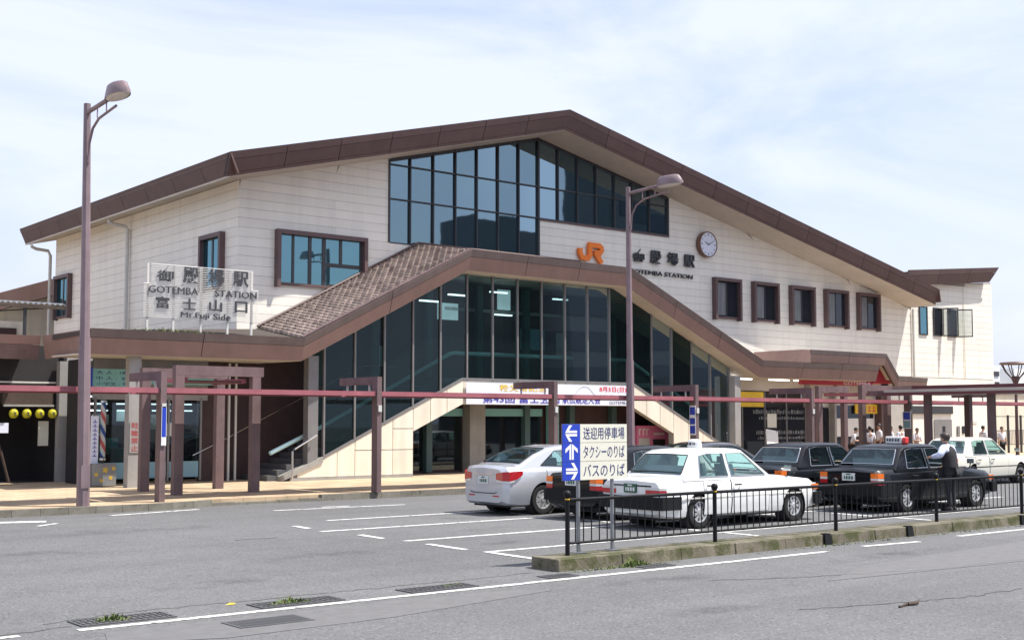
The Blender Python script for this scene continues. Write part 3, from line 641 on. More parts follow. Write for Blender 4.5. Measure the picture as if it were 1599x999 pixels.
# stair side wall in cream panels
lob = [(23.61, 1.66), (25.63, 2.57), (33.78, 2.56), (36.1, 1.50)]
def cp(x0, x1, b, t): 
    MB().xz(strip(x0+.012, x1-.012, b, t), YG-.05+random.uniform(-.002, .002), .04).build('wall_panel', m_panel, ST)
top = [(x, z-.005) for x, z in gb]
xs = [19.25, 20.69, 21.35, 22.05, 22.8, 23.61]
for a, b in zip(xs, xs[1:]):
    zt = min(lerp(top, a), lerp(top, b)); lv = [.25, 1.06, 1.75]
    prev = .25
    for z in lv[1:]:
        if zt > z+.2: cp(a, b, [(0, prev), (99, prev)], [(0, z-.012), (99, z-.012)]); prev = z+.012
    cp(a, b, [(0, prev), (99, prev)], top)
for a, b in ((23.61, 24.31), (24.31, 25.0), (25.0, 25.71), (25.71, 28.4), (28.4, 31.1), (31.1, 33.85), (33.85, 34.6), (34.6, 35.35), (35.35, 36.1)): cp(a, b, lob, top)
for a, b in ((36.1, 36.95), (36.95, 37.8), (37.8, 39.3)):
    zt = min(lerp(top, a), lerp(top, b))
    if zt > 1.4: cp(a, b, [(0, .25), (99, .25)], [(0, 1.05), (99, 1.05)]); cp(a, b, [(0, 1.075), (99, 1.075)], top)
    else: cp(a, b, [(0, .25), (99, .25)], top)
m = MB(); m.xz(strip(19.05, 23.6, [(0, .15), (99, .15)], [(x, z-.03) for x, z in gb]), YG-.008, .25); m.xz(strip(23.6, 36.1, [(x, z+.01) for x, z in lob], [(x, z-.03) for x, z in gb]), YG-.008, .25); m.xz(strip(36.1, 39.4, [(0, .15), (99, .15)], [(x, z-.03) for x, z in gb]), YG-.008, .25)
m.box(19.0, 23.6, YG-.07, YG-.012, .15, .24); m.box(36.1, 39.4, YG-.07, YG-.012, .15, .24)
m.build('stair_wall', m_conc, ST)
m = MB(); m.hexa([(18.7, YG-.1, .15), (20.15, YG-.1, .70), (20.15, YG+.2, .70), (18.7, YG+.2, .15), (18.7, YG-.1, .30), (20.15, YG-.1, .88), (20.15, YG+.2, .88), (18.7, YG+.2, .30)]); m.build('stair_curb', m_conc, ST)
# stairs inside, handrails, back wall, lights
YS0, YS1 = YG+.28, 37.0
for i in range(20):
    x0 = 18.4+.33*i; z = .15+.168*(i+1)
    MB().box(x0, x0+.345, YS0, YS1-.6, max(.15, z-.5), z).build('step', m_step, ST)
for i in range(18):
    x0 = 41.2-.33*i; z = .15+.17*(i+1)
    MB().box(x0-.345, x0, YS0, YS1-.6, max(.15, z-.5), z).build('step', m_step, ST)
MB().box(25.0, 35.3, YS0, YS1-.6, 3.3, 3.48).build('landing', m_conc, ST)
MB().xz([(17.4, .15), (42, .15), (42, 3.7), (32.9, 7.0), (25.5, 7.05), (17.4, 3.7)], 36.42, .05).build('porch_back_wall', m_maroon, ST)
MB().tube([(18.6, YG+.5, 1.0), (20.3, YG+.5, 1.75), (25.5, YG+.5, 4.32), (25.7, YG+.5, 4.36), (34.2, YG+.5, 4.36), (40, YG+.5, 1.5)], .07, 8).build('handrail', m_rail, ST, smooth=True)
MB().tube([(18.95, YG-.3, .15), (18.95, YG-.3, 1.08), (19.02, YG-.3, 1.14), (19.85, YG-.2, 1.56)], .03, 8).build('handrail', m_chrome, ST, smooth=True)
MB().tube([(16.5, 35.9, .95), (17.6, 35.9, 1.45), (21, 35.9, 3.1), (22.6, 35.9, 3.85), (24, 35.9, 3.85)], .02, 6).build('handrail', m_chrome, ST, smooth=True)
for x, y, z in ((25.9, 35.5, 6.45), (27.7, 35.4, 6.65), (30.9, 35.6, 6.6), (24.6, 35.4, 6.15), (28.4, 36.0, 5.9), (32.0, 35.6, 6.2)):
    MB().box(x, x+.8, y, y+.08, z, z+.05).build('tube_light', m_lit, ST)
MB().box(26.0, 26.9, 36.3, 36.35, 5.65, 6.25).build('lit_window', m_litsign, ST); MB().box(28.75, 29.35, 36.3, 36.35, 6.15, 6.9).build('lit_window', m_litsign, ST)
for k in range(8): MB().box(20.9+2.26*k, 21.15+2.26*k, 36.15, 36.4, .2, lerp(gt, 21+2.26*k)-.1).build('inner_column', m_teald, ST)
for x, z, w, h_, mm in ((29.9, 4.7, 1.2, .8, m_bluep), (31.7, 4.5, .6, .9, m_slat), (23.2, 3.9, .5, .7, m_slat)): MB().box(x, x+w, 36.36, 36.40, z, z+h_).build('wall_poster', mm, ST)
MB().box(26.3, 33.5, 36.30, 36.36, 6.0, 6.12).build('duct', m_conc, ST)
# ---- ground floor under the porch
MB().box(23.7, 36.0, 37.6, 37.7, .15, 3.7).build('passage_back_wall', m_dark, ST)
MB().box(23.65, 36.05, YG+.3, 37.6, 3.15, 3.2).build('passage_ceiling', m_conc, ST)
MB().box(27.15, 27.85, 35.9, 36.35, .15, 3.15).build('column', m_conc, ST)
for a, b in ((24.0, 25.6), (25.66, 27.1), (28.0, 30.9)): MB().box(a, b, 36.38, 36.392, .25, 2.15).build('shop_window', m_gshop, ST)
for a, b in ((24.0, 27.1), (27.95, 30.9)): MB().box(a, b, 36.28, 36.34, 2.17, 2.45).build('green_sign_band', m_teal, ST)
MB().box(24.0, 27.1, 36.8, 36.85, .2, .85).build('red_counter', m_red, ST)
MB().xz([(29.2, 1.75), (29.35, 1.85), (29.5, 1.8), (29.65, 1.86), (29.8, 1.75), (29.55, 1.35), (29.48, 1.1)], 36.9, .02).build('dried_flower', m_maroon, ST)
MB().box(31.1, 31.5, 36.0, 36.3, .15, 3.1).build('door_frame', m_teal, ST)
# ground floor left: barber shop front
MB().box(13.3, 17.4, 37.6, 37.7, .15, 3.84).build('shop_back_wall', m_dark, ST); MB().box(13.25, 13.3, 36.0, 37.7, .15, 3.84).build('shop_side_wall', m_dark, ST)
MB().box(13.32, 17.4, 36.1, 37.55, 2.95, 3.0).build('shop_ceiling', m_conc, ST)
for a, b in ((13.5, 14.6), (14.66, 15.7), (15.76, 16.75)): MB().box(a, b, 36.0, 36.012, .3, 2.62).build('shop_window', m_gshop, ST); MB().box(a+.02, b-.02, 35.985, 35.995, .3, .78).build('kick_panel', m_bluep, ST)
for x in (13.47, 14.63, 15.73, 16.78): MB().box(x-.03, x+.03, 35.95, 36.05, .2, 2.7).build('mullion', m_mull2, ST)
MB().box(13.4, 17.0, 35.98, 36.08, 2.64, 3.84).build('shop_header', m_colgrey, ST)
for z in (2.52, 2.3, 2.1): 
    for x in (13.5, 14.4, 15.5, 16.2): MB().box(x, x+.6, 36.6+.3*(z-2), 36.66+.3*(z-2), z+.2, z+.24).build('tube_light', m_lit, ST)
for x, z, w, h_, mm in ((13.75, 1.9, .5, .3, m_slat), (14.5, 2.0, .4, .35, m_litsign), (15.1, 1.5, .35, .5, m_litsign), (15.5, 1.75, .55, .45, m_ivory), (16.2, 1.3, .3, .9, m_bluep), (13.95, 1.0, .6, .5, m_teal), (16.0, 2.0, .25, .3, m_dullred)): MB().box(x, x+w, 36.95, 36.98, z, z+h_).build('display_card', mm, ST)
MB().box(15.55, 16.15, 35.97, 35.98, 1.55, 1.95).build('window_notice', m_slat, ST)
m = MB(); m.box(13.7, 16.7, 37.0, 37.1, .2, 1.5); m.build('shop_cabinet', m_dark, ST); MB().box(14.3, 15.0, 36.5, 36.9, .3, 1.2).build('barber_chair', m_teal, ST)
MB().box(16.82, 17.7, 36.02, 36.3, .15, 3.84).build('dark_pier', m_maroon, ST)
MB().box(17.7, 18.6, 36.6, 37.0, .15, 3.84).build('dark_pier', m_maroon, ST)
for x in (17.62, 17.85): MB().box(x, x+.06, 35.8, 35.86, .15, 3.8).build('door_jamb', m_slat, ST)
MB().box(13.63, 13.97, 33.85, 34.15, .15, 3.84).build('column', m_colgrey, ST)
MB().box(39.2, 39.55, 33.85, 34.15, .15, 3.84).build('column', m_colgrey, ST)
# ground floor right: shop fronts
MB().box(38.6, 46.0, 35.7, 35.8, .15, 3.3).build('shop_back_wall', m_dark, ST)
MB().box(40.4, 53, 35.6, 35.7, 3.3, 3.86).build('shop_header', m_soffit, ST)
for k in range(4): MB().box(40.2+1.5*k, 41.62+1.5*k, 35.6, 35.612, .3, 2.6).build('shop_window', m_gdark, ST)
for k in range(5): MB().box(40.16+1.5*k-.03, 40.16+1.5*k+.03, 35.56, 35.62, .2, 3.3).build('mullion', m_mull2, ST)
m = MB()
for r_ in ((2.3, .2, 42.4, 45.9), (2.05, .14, 42.8, 45.9), (1.4, .2, 42.6, 45.9), (1.18, .14, 42.7, 45.9)):
    x = r_[2]
    while x < r_[3]: m.box(x, x+random.uniform(.03, .06), 35.59, 35.596, r_[0], r_[0]+r_[1]*random.uniform(.6, 1)); x += random.uniform(.09, .13)
m.build('window_lettering', m_galv, ST, kind='stuff')
MB().box(41.4, 43.0, 35.5, 35.58, 2.6, 3.25).build('ochre_panel', m_yellow, ST)
MB().box(46.0, 52.2, 36.0, 36.1, .15, 3.84).build('lower_wall', m_board, ST)
MB().box(46.1, 48.2, 35.93, 35.95, .3, 2.6).build('shop_window', m_gdark, ST); MB().box(48.4, 51.7, 35.93, 35.95, .4, 2.7).build('shop_window', m_gdark, ST)
MB().box(48.45, 50.9, 35.90, 35.92, 1.25, 2.1).build('white_poster', m_white, ST); MB().box(51.1, 51.7, 35.90, 35.92, 1.6, 2.1).build('white_poster', m_white, ST)
MB().box(51.9, 52.5, 35.6, 36.0, .15, 3.8).build('column', m_frame, ST)
MB().box(46.0, 46.25, 35.5, 35.9, .15, 3.8).build('column', m_colgrey, ST); MB().box(48.2, 48.35, 35.6, 35.9, .15, 3.8).build('column', m_colgrey, ST)
for x in (40, 42.5, 44.2): MB().box(x, x+1.3, 34.7, 34.8, 3.74, 3.78).build('tube_light', m_lit, ST)

# ---- letters, mark and clock on the gable
jr = MB()
def q(zx, zy): return (32.85+(zx-1110)/320*1.42, 8.29+(555-zy)/235*.80)
jr.ribbon([q(1137, 395), q(1140, 455), q(1160, 500), q(1195, 508), q(1235, 500), q(1257, 460), q(1257, 342)], .20, YW-.16, .12)
jr.ribbon([q(1240, 342), q(1370, 345), q(1395, 365), q(1398, 400), q(1375, 430), q(1310, 432)], .20, YW-.165, .12)
jr.ribbon([q(1330, 440), q(1400, 548)], .21, YW-.157, .12)
o = jr.build('letter_mark', m_orange); tag(o, 'orange railway letter mark on the cream gable wall', 'logo')
LT = thing('station_name_letters', 'dark raised station name letters on the cream gable wall', 'lettering', (35, YW, 8))
for i, ch in enumerate('御殿場駅'): text_mesh(ch, .02); wall_text('character', ch, m_letter, 35.95+1.02*i, 36.57+1.02*i, 8.56, 9.1, YW-.14, LT, .1, .02)
wall_text('lettering', 'GOTEMBA STATION', m_letter, 35.75, 39.55, 8.06, 8.24, YW-.08, LT, .05, .0)
CK = thing('wall_clock', 'round white clock with a brown rim on the gable wall', 'clock', (40.38, YW, 9.63))
MB().lathe([(.55, YW-.02), (.565, YW-.06), (.565, YW-.24), (.55, YW-.265), (.52, YW-.265), (.52, YW-.22)], (40.38, 0, 9.63), 'y', 32).build('rim', m_clockrim, CK, smooth=True, ang=30)
MB().lathe([(.525, YW-.23), (.525, YW-.235)], (40.38, 0, 9.63), 'y', 32).build('dial', m_ban, CK)
m = MB()
for k in range(12):
    a = k*math.pi/6; c, s = math.cos(a), math.sin(a); r0, r1, w = .38, .46, (.022 if k % 3 == 0 else .012)
    m.xz([(40.38+c*r0-s*w, 9.63+s*r0+c*w), (40.38+c*r0+s*w, 9.63+s*r0-c*w), (40.38+c*r1+s*w, 9.63+s*r1-c*w), (40.38+c*r1-s*w, 9.63+s*r1+c*w)], YW-.244, .006)
m.build('hour_mark', m_letter, CK, kind='stuff')
for a, ln, w, d in ((R(155), .26, .022, .256), (R(25), .36, .016, .262)):
    c, s = math.cos(a), math.sin(a)
    MB().xz([(40.38-c*.05-s*w, 9.63-s*.05+c*w), (40.38-c*.05+s*w, 9.63-s*.05-c*w), (40.38+c*ln+s*w*.5, 9.63+s*ln-c*w*.5), (40.38+c*ln-s*w*.5, 9.63+s*ln+c*w*.5)], YW-d, .005).build('hand', m_letter, CK)

# ---- annex on the right
AN = thing('annex_building', 'cream boarded annex under a sloping brown fascia at the station end', 'building', (60, 36.6, 0))
AX1 = 63.8
def za(x): return 9.1+(x-57.7)*.083
c = MB(); c.xz([(56.0, .15), (AX1-.03, .15), (AX1-.03, za(AX1)), (56.0, za(56.0))], YW+.05, 8.0); c.build('wall', m_core, AN)
for i in range(-13, 8):
    z0, z1 = 8.27+.31*i+.0045, 8.27+.31*(i+1)-.0045
    for a, b in ((56.0, 58.5), (58.5, 61.1), (61.1, AX1)):
        t0, t1 = min(z1, za(a)), min(z1, za(b))
        if min(t0, t1)-z0 > .03: MB().xz([(a+.001, z0), (b-.001, z0), (b-.001, t1), (a+.001, t0)], YW+.02+random.uniform(-.003, .003), .025).build('cladding_board', m_board, AN)
n = 3
for k in range(n):
    xa = 54.9+(63.5-54.9)*k/n+.012; xb_ = 54.9+(63.5-54.9)*(k+1)/n-.012; f = lambda x: 9.56+(x-54.68)*.092
    e1, e2 = (0, 0) if k < n-1 else (.2, .6)
    MB().prism([(xa, 35.85, f(xa)), (xb_, 35.85, f(xb_)), (xb_-e1, 35.93, f(xb_-e1)-.27), (xa, 35.93, f(xa)-.27)], (0, .08, 0)).build('fascia_panel', m_browncap, AN)
    MB().prism([(xa, 35.932, f(xa)-.28), (xb_-e1, 35.932, f(xb_-e1)-.28), (xb_-e2, 36.1, f(xb_-e2)-.78), (xa, 36.1, f(xa)-.78)], (0, .08, 0)).build('fascia_panel', m_brown, AN)
m = MB(); m.hexa([(54.9, 36.2, 8.84), (62.8, 36.2, 9.57), (62.8, 45, 9.57), (54.9, 45, 8.84), (54.9, 35.95, 9.50), (63.3, 35.95, 10.28), (63.3, 45, 10.28), (54.9, 45, 9.50)]); m.build('roof', m_brown, AN)
def casement(x0, x1, opened):
    f = MB(); z0, z1 = 6.42, 7.9
    f.box(x0, x0+.05, YW-.05, YW+.03, z0, z1); f.box(x1-.05, x1, YW-.05, YW+.03, z0, z1); f.box(x0+.05, x1-.05, YW-.05, YW+.03, z1-.05, z1); f.box(x0+.05, x1-.05, YW-.05, YW+.03, z0, z0+.06)
    w = f.build('window', m_mull, AN); MB().box(x0+.05, x1-.05, YW-.02, YW-.01, z0+.06, z1-.05).build('pane', m_gdark if opened else m_gteal, w)
    if opened:
        s = MB(); L_ = .78; ca, sa = math.cos(R(62)), math.sin(R(62)); hx = x1
        def rot(u, t): return (hx+u*ca*1.0+t*sa*.0, YW-.06-u*sa)
        for (u0, u1, a, b) in ((0, .05, z0, z1), (L_-.05, L_, z0, z1), (.05, L_-.05, z0, z0+.06), (.05, L_-.05, z1-.06, z1)):
            p, q_ = rot(u0, 0), rot(u1, 0); s.prism([(p[0], p[1], a), (q_[0], q_[1], a), (q_[0], q_[1], b), (p[0], p[1], b)], (.035, .02, 0))
        s.build('open_sash', m_mull, w)
        p, q_ = rot(.05, 0), rot(L_-.05, 0); MB().prism([(p[0]+.012, p[1], z0+.06), (q_[0]+.012, q_[1], z0+.06), (q_[0]+.012, q_[1], z1-.06), (p[0]+.012, p[1], z1-.06)], (.006, .004, 0)).build('open_pane', m_gclear, w)
casement(56.68, 57.4, False); casement(57.98, 58.78, True); casement(59.35, 60.15, True)
MB().tube([(60.87, YW-.03, 9.2), (60.87, YW-.03, 4.2)], .02, 6).build('wall_pipe', m_panel, AN)
m = MB(); m.box(55.9, AX1, YW-.02, YW+.04, .15, 4.2); m.build('lower_wall', m_board, AN)
MB().box(55.6, 59.45, YW-.12, YW-.03, 2.34, 2.74).build('dark_sign_board', m_mull, AN)
d = MB().box(57.75, 59.4, YW-.06, YW-.03, .15, 2.05).build('door', m_mull2, AN); MB().box(58.5, 58.75, YW-.075, YW-.062, 1.3, 1.7).build('door_window', m_gdark, d)
MB().box(59.9, 60.1, YW-.1, YW-.03, .5, 1.7).build('meter_box', m_mull2, AN); MB().box(60.4, 60.65, YW-.06, YW-.03, 1.3, 1.7).build('notice', m_gdark, AN)
MB().box(61.2, 61.9, YW-.05, YW-.03, 1.82, 1.98).build('notice', m_slat, AN)
# =================================================================== cars (local: x forward, rear axle at x = 0, right side at -y)
def car_proto(kind):
    if kind == 'taxi':
        S = dict(WB=2.79, ro=1.02, fo=.86, W=.845, H=1.49, zb=.20, wr=.315,
                 deck=[(-1.02, .90), (-.95, .955), (-.45, .985), (2.25, .965), (2.6, .93), (3.45, .845), (3.60, .79), (3.65, .72)],
                 sh=[(-1.02, .86), (-.9, .90), (2.2, .925), (3.4, .81), (3.65, .70)],
                 w=[(-1.02, .76), (-.9, .81), (-.3, .845), (2.6, .845), (3.4, .80), (3.58, .765), (3.65, .72)],
                 cab=[(-.42, .97), (-.02, 1.40), (.16, 1.465), (.7, 1.49), (1.25, 1.485), (1.42, 1.455), (2.12, .955)], wb=.79, wt=.63,
                 rear=[(-.36, 1.01), (-.06, 1.365)], front=[(2.02, 1.01), (1.47, 1.405)],
                 side=[[(.02, .965), (.83, .965), (.80, 1.395), (.36, 1.395), (.12, 1.36)], [(.92, .965), (1.92, .965), (1.42, 1.37), (1.36, 1.395), (.89, 1.395)]],
                 doors=[(.10, .86), (.885, 1.98)])
    else:
        S = dict(WB=2.70, ro=1.00, fo=.90, W=.85, H=1.475, zb=.19, wr=.325,
                 deck=[(-1.0, 1.0), (-.93, 1.06), (-.55, 1.085), (2.0, 1.0), (2.5, .96), (3.2, .84), (3.5, .72), (3.60, .6)],
                 sh=[(-1.0, .93), (-.85, .985), (.6, .985), (2.3, .92), (3.2, .78), (3.6, .55)],
                 w=[(-1.0, .66), (-.9, .78), (-.6, .835), (-.2, .85), (2.5, .85), (3.2, .80), (3.48, .68), (3.60, .5)],
                 cab=[(-.62, 1.06), (-.1, 1.30), (.32, 1.42), (.75, 1.475), (1.3, 1.475), (1.62, 1.42), (2.5, .98)], wb=.79, wt=.59,
                 rear=[(-.52, 1.115), (.26, 1.395)], front=[(2.38, 1.06), (1.68, 1.385)],
                 side=[[(-.02, 1.06), (.83, 1.03), (.80, 1.375), (.46, 1.36)], [(.92, 1.03), (2.12, 1.0), (1.62, 1.32), (1.4, 1.375), (.89, 1.38)]],
                 doors=[(.10, .86), (.885, 2.02)])
    return S
def build_body(S):
    xs = sorted(set([p[0] for p in S['deck']]+[p[0] for p in S['w']]+[-.6, -.4, -.2, 0, .2, .4, .8, 1.2, 1.6, 2.0, 2.4, 2.6, 2.8, 3.0, 3.2]))
    xs = [x for x in xs if -S['ro']-1e-6 <= x <= S['WB']+S['fo']+1e-6]
    m = MB(); prof = []
    for x in xs:
        w, zd, zs, z0 = lerp(S['w'], x), lerp(S['deck'], x), lerp(S['sh'], x), S['zb']
        if x < -.85: z0 += .10*(-.85-x)/.17
        if x > 3.35: z0 += .06
        h = [(0, z0), (w-.14, z0), (w-.045, z0+.04), (w-.012, z0+.17), (w, .52), (w-.004, .60), (w-.022, zs-.07), (w-.05, zs-.02), (w-.11, zs+.004+(zd-zs)*.55), (w*.6, zd-.008), (0, zd+.012)]
        ring = [(x, -a, b) for a, b in h]+[(x, a, b) for a, b in h[-2:0:-1]]
        prof.append(ring)
    n = len(prof[0])
    for r in prof: m.v += r
    for i in range(len(prof)-1):
        for k in range(n): m.f.append((i*n+k, i*n+(k+1) % n, (i+1)*n+(k+1) % n, (i+1)*n+k))
    m.f.append(tuple(range(n))); m.f.append(tuple((len(prof)-1)*n+k for k in range(n-1, -1, -1)))
    o = m.build('body', m_core)
    cut = MB()
    for x in (0, S['WB']):
        for s in (-1, 1):
            cut.lathe([(.375, s*(S['W']+.1)), (.375, s*(S['W']-.28))], (x, 0, S['wr']), 'y', 28)
    co = cut.build('cut', m_core)
    md = o.modifiers.new('b', 'BOOLEAN'); md.object = co; md.operation = 'DIFFERENCE'; md.solver = 'EXACT'
    e = o.evaluated_get(bpy.context.evaluated_depsgraph_get()); me = bpy.data.meshes.new_from_object(e)
    bpy.data.objects.remove(co); o.modifiers.clear(); o.data = me; me.name = 'body'
    # cabin, as a loft along x
    cm = MB(); zb_ = .9
    def wid(z): return S['wb']+(S['wt']-S['wb'])*(z-.95)/(S['H']-.95)
    st = S['cab']
    for x, z in st:
        z = max(z, zb_+.03)
        h = [(wid(zb_), zb_), (wid(z-.05) if z-.05 > zb_ else wid(zb_), max(zb_+.005, z-.05)), (wid(z)-.045, z-.008), (wid(z)*.55, z+.006), (0, z+.012)]
        cm.v += [(x, -a, b) for a, b in h]+[(x, a, b) for a, b in h[-2::-1]]
    n = 9
    for i in range(len(st)-1):
        for k in range(n-1): cm.f.append((i*n+k, i*n+k+1, (i+1)*n+k+1, (i+1)*n+k))
        cm.f.append((i*n+n-1, i*n, (i+1)*n, (i+1)*n+n-1))
    cm.f.append(tuple(range(n))); cm.f.append(tuple((len(st)-1)*n+k for k in range(n-1, -1, -1)))
    c = cm.build('cabin', m_core)
    ins = MB(); st2 = [(st[0][0]+.09, st[0][1])]+st[1:-1]+[(st[-1][0]-.10, st[-1][1])]
    for x, z in st2:
        z = max(z-.045, .93)
        h = [(wid(.86)-.05, .86), (wid(z)-.06, z), (0, z)]
        ins.v += [(x, -a, b) for a, b in h]+[(x, a, b) for a, b in h[-2::-1]]
    for i in range(len(st2)-1):
        for k in range(4): ins.f.append((i*5+k, i*5+k+1, (i+1)*5+k+1, (i+1)*5+k))
        ins.f.append((i*5+4, i*5, (i+1)*5, (i+1)*5+4))
    ins.f.append(tuple(range(5))); ins.f.append(tuple((len(st2)-1)*5+k for k in range(4, -1, -1)))
    cutters = [ins.build('cut', m_core)]
    for poly in S['side']: cutters.append(MB().prism([(x, -1.3, z) for x, z in poly], (0, 2.6, 0)).build('cut', m_core))
    for key in ('rear', 'front'):
        (xa, za_), (xb, zb2) = S[key]; ya, yb_ = wid(za_)-.09, wid(zb2)-.10
        x0, x1 = (xa-.8, .45) if key == 'rear' else (1.25, xa+.8)
        cutters.append(MB().prism([(x0, -ya, za_), (x0, ya, za_), (x0, yb_, zb2), (x0, -yb_, zb2)], (x1-x0, 0, 0)).build('cut', m_core))
    for q_ in cutters:
        md = c.modifiers.new('b', 'BOOLEAN'); md.object = q_; md.operation = 'DIFFERENCE'; md.solver = 'EXACT'
    me = bpy.data.meshes.new_from_object(c.evaluated_get(bpy.context.evaluated_depsgraph_get())); c.modifiers.clear(); c.data = me
    for q_ in cutters: bpy.data.objects.remove(q_)
    bm = bmesh.new(); bm.from_mesh(o.data); bm.from_mesh(c.data); bm.to_mesh(o.data); bm.free(); bpy.data.objects.remove(c)
    o.data.shade_smooth(); o.data.set_sharp_from_angle(angle=R(32)); me = o.data
    bpy.data.objects.remove(o); S['wid'] = wid
    return me
BODY = {}
def make_car(name, label, cat, kind, paint, group, extras):
    S = BODY.get(kind)
    if S is None:
        S = car_proto(kind); S['mesh'] = build_body(S); BODY[kind] = S
    wid = S['wid']; t = thing(name, label, cat, (0, 0, 0), group)
    me = S['mesh'].copy(); me.materials.clear(); me.materials.append(paint); b = bpy.data.objects.new('body', me); COL.objects.link(b); b.parent = t
    # glass
    def sidept(x, z, s, off): return (x, s*(wid(z)+off), z)
    for s in (-1, 1):
        for poly in S['side']:
            g = MB().add([sidept(x, z, s, .004) for x, z in poly], [tuple(range(len(poly)))]).build('window', m_gcar, t)
            MB().tube([sidept(x, z, s, .010) for x, z in poly+poly[:1]], .009, 5).build('window_trim', m_chrome if kind == 'taxi' else m_bump, g)
    for key, sg in (('rear', -1), ('front', 1)):
        (xa, za_), (xb, zb2) = S[key]; c = S['cab']
        seg = (c[0], c[2] if kind == 'sedan' else c[1]) if key == 'rear' else (c[-1], c[-2])
        # lay the pane on the sloping face, a little proud of it
        def on(x): return lerp(sorted([(p[0], p[1]) for p in c]), x)+.004
        a = [(xa, -(wid(za_)-.09), on(xa)+.012), (xa, wid(za_)-.09, on(xa)+.012), (xb, wid(zb2)-.10, on(xb)+.012), (xb, -(wid(zb2)-.10), on(xb)+.012)]
        mid = []
        g = MB()
        n = 6
        for i in range(n):
            u0, u1 = i/n, (i+1)/n; x0, x1 = xa+(xb-xa)*u0, xa+(xb-xa)*u1
            y0, y1 = a[1][1]+(a[2][1]-a[1][1])*u0, a[1][1]+(a[2][1]-a[1][1])*u1
            g.add([(x0, -y0, on(x0)+.01), (x0, 0, on(x0)+.02), (x0, y0, on(x0)+.01), (x1, -y1, on(x1)+.01), (x1, 0, on(x1)+.02), (x1, y1, on(x1)+.01)], [(0, 1, 4, 3), (1, 2, 5, 4)])
        w = g.build('rear_window' if key == 'rear' else 'windscreen', m_gcar, t)
        xs_ = [xa+(xb-xa)*i/6 for i in range(7)]; ys_ = [a[1][1]+(a[2][1]-a[1][1])*i/6 for i in range(7)]
        pth = [(x, -y, on(x)+.013) for x, y in zip(xs_, ys_)]+[(xs_[-1], 0, on(xs_[-1])+.024)]+[(x, y, on(x)+.013) for x, y in zip(xs_[::-1], ys_[::-1])]+[(xs_[0], 0, on(xs_[0])+.024), (xs_[0], -ys_[0], on(xs_[0])+.013)]
        MB().tube(pth, .010, 5).build('window_trim', m_chrome if kind == 'taxi' and paint is not m_wpaint else m_bump, w)
    # doors: thin panels over a dark sheet added to stand for shade in the gaps
    def skin(x0, x1, off, zlo=.26):
        xs = [x0+(x1-x0)*i/5 for i in range(6)]; m = {}
        out_ = []
        for s in (-1, 1):
            mb = MB(); n = 0
            for x in xs:
                w, zs = lerp(S['w'], x), lerp(S['sh'], x)
                hs = [(w-.012-.02, zlo), (w-.010, S['zb']+.19), (w, .52), (w-.004, .60), (w-.022, zs-.07), (w-.048, zs-.025)]
                n = len(hs); mb.v += [(x, s*(a+off), z) for a, z in hs]
            for i in range(5):
                for k in range(n-1): mb.f.append((i*n+k, i*n+k+1, (i+1)*n+k+1, (i+1)*n+k))
            out_.append((s, mb))
        return out_
    for s, mb in skin(S['doors'][0][0]-.008, S['doors'][-1][1]+.008, .0025, .25): mb.build('door_gap_shade', m_bump, t)
    for x0, x1 in S['doors']:
        for s, mb in skin(x0+.004, x1-.004, .006):
            d = mb.build('door', paint, t, smooth=True)
            hx = x0+.06; y = s*(lerp(S['w'], hx)+.012)
            MB().tube([(hx, y, .80), (hx+.05, y+s*.03, .80), (hx+.14, y+s*.03, .80), (hx+.19, y, .80)], .016, 6).build('handle', m_bump if kind == 'taxi' else paint, d)
    if kind == 'taxi':                                   # rub strip and black bumpers
        for s in (-1, 1):
            MB().hexa([(-.62, s*.848, .565), (3.1, s*.832, .565), (3.1, s*.846, .565), (-.62, s*.862, .565), (-.62, s*.848, .590), (3.1, s*.832, .590), (3.1, s*.846, .590), (-.62, s*.862, .590)]).build('rub_strip', m_bump if paint is not m_wpaint else m_slat, t)
        for x0, x1, zz in ((-1.10, -.80, .62), (3.42, 3.73, .57)):
            m = MB(); n = 8; out_ = []
            xe = x0 if x0 < 0 else x1; xi = x1 if x0 < 0 else x0; sg = -1 if x0 < 0 else 1
            pl_ = [(xi-(.25*sg if sg < 0 else .0), -.868), (xe-sg*.06, -.845), (xe-sg*.01, -.74), (xe, -.45), (xe+sg*.01, 0), (xe, .45), (xe-sg*.01, .74), (xe-sg*.06, .845), (xi-(.25*sg if sg < 0 else .0), .868)]
            inn = [(x-sg*.07 if abs(y) < .8 else x, y*.93) for x, y in pl_]
            for i in range(len(pl_)-1):
                a, b, c, d = pl_[i], pl_[i+1], inn[i+1], inn[i]
                m.hexa([(*a, zz-.24), (*b, zz-.24), (*c, zz-.24), (*d, zz-.24), (*a, zz), (*b, zz), (*c, zz), (*d, zz)])
            m.build('bumper', m_bump, t)
    else:
        for s in (-1, 1):
            MB().box(-1.01, -.99, s*.42-.1, s*.42+.1, .40, .43).build('reflector', m_tail, t)
            lamp_band(t, [(-1.014, s*.44, .77, .90), (-1.014, s*.668, .745, .93), (-.912, s*.796, .74, .945), (-.74, s*.836, .78, .95), (-.60, s*.850, .87, .95)], 'tail_light', m_tail)
            lamp_band(t, [(-1.016, s*.45, .715, .765), (-1.016, s*.668, .70, .74), (-.912, s*.798, .70, .735), (-.80, s*.828, .73, .755)], 'tail_light', m_clear)
        MB().tube([(-1.012, -.46, .50), (-1.014, -.38, .475), (-1.015, 0, .47), (-1.014, .38, .475), (-1.012, .46, .50)], .008, 5).build('boot_seam', m_bump, t)
        MB().box(-1.02, -.995, -.34, .34, .865, .885).build('boot_trim', m_chrome, t)
        for s in (-1, 1): MB().lathe([(.10, s*.86), (.11, s*.8), (.02, s*.78)], (3.4, 0, .55), 'y', 10)
    zl = .70 if kind == 'taxi' else .66
    xr = -1.045 if kind == 'taxi' else -1.022
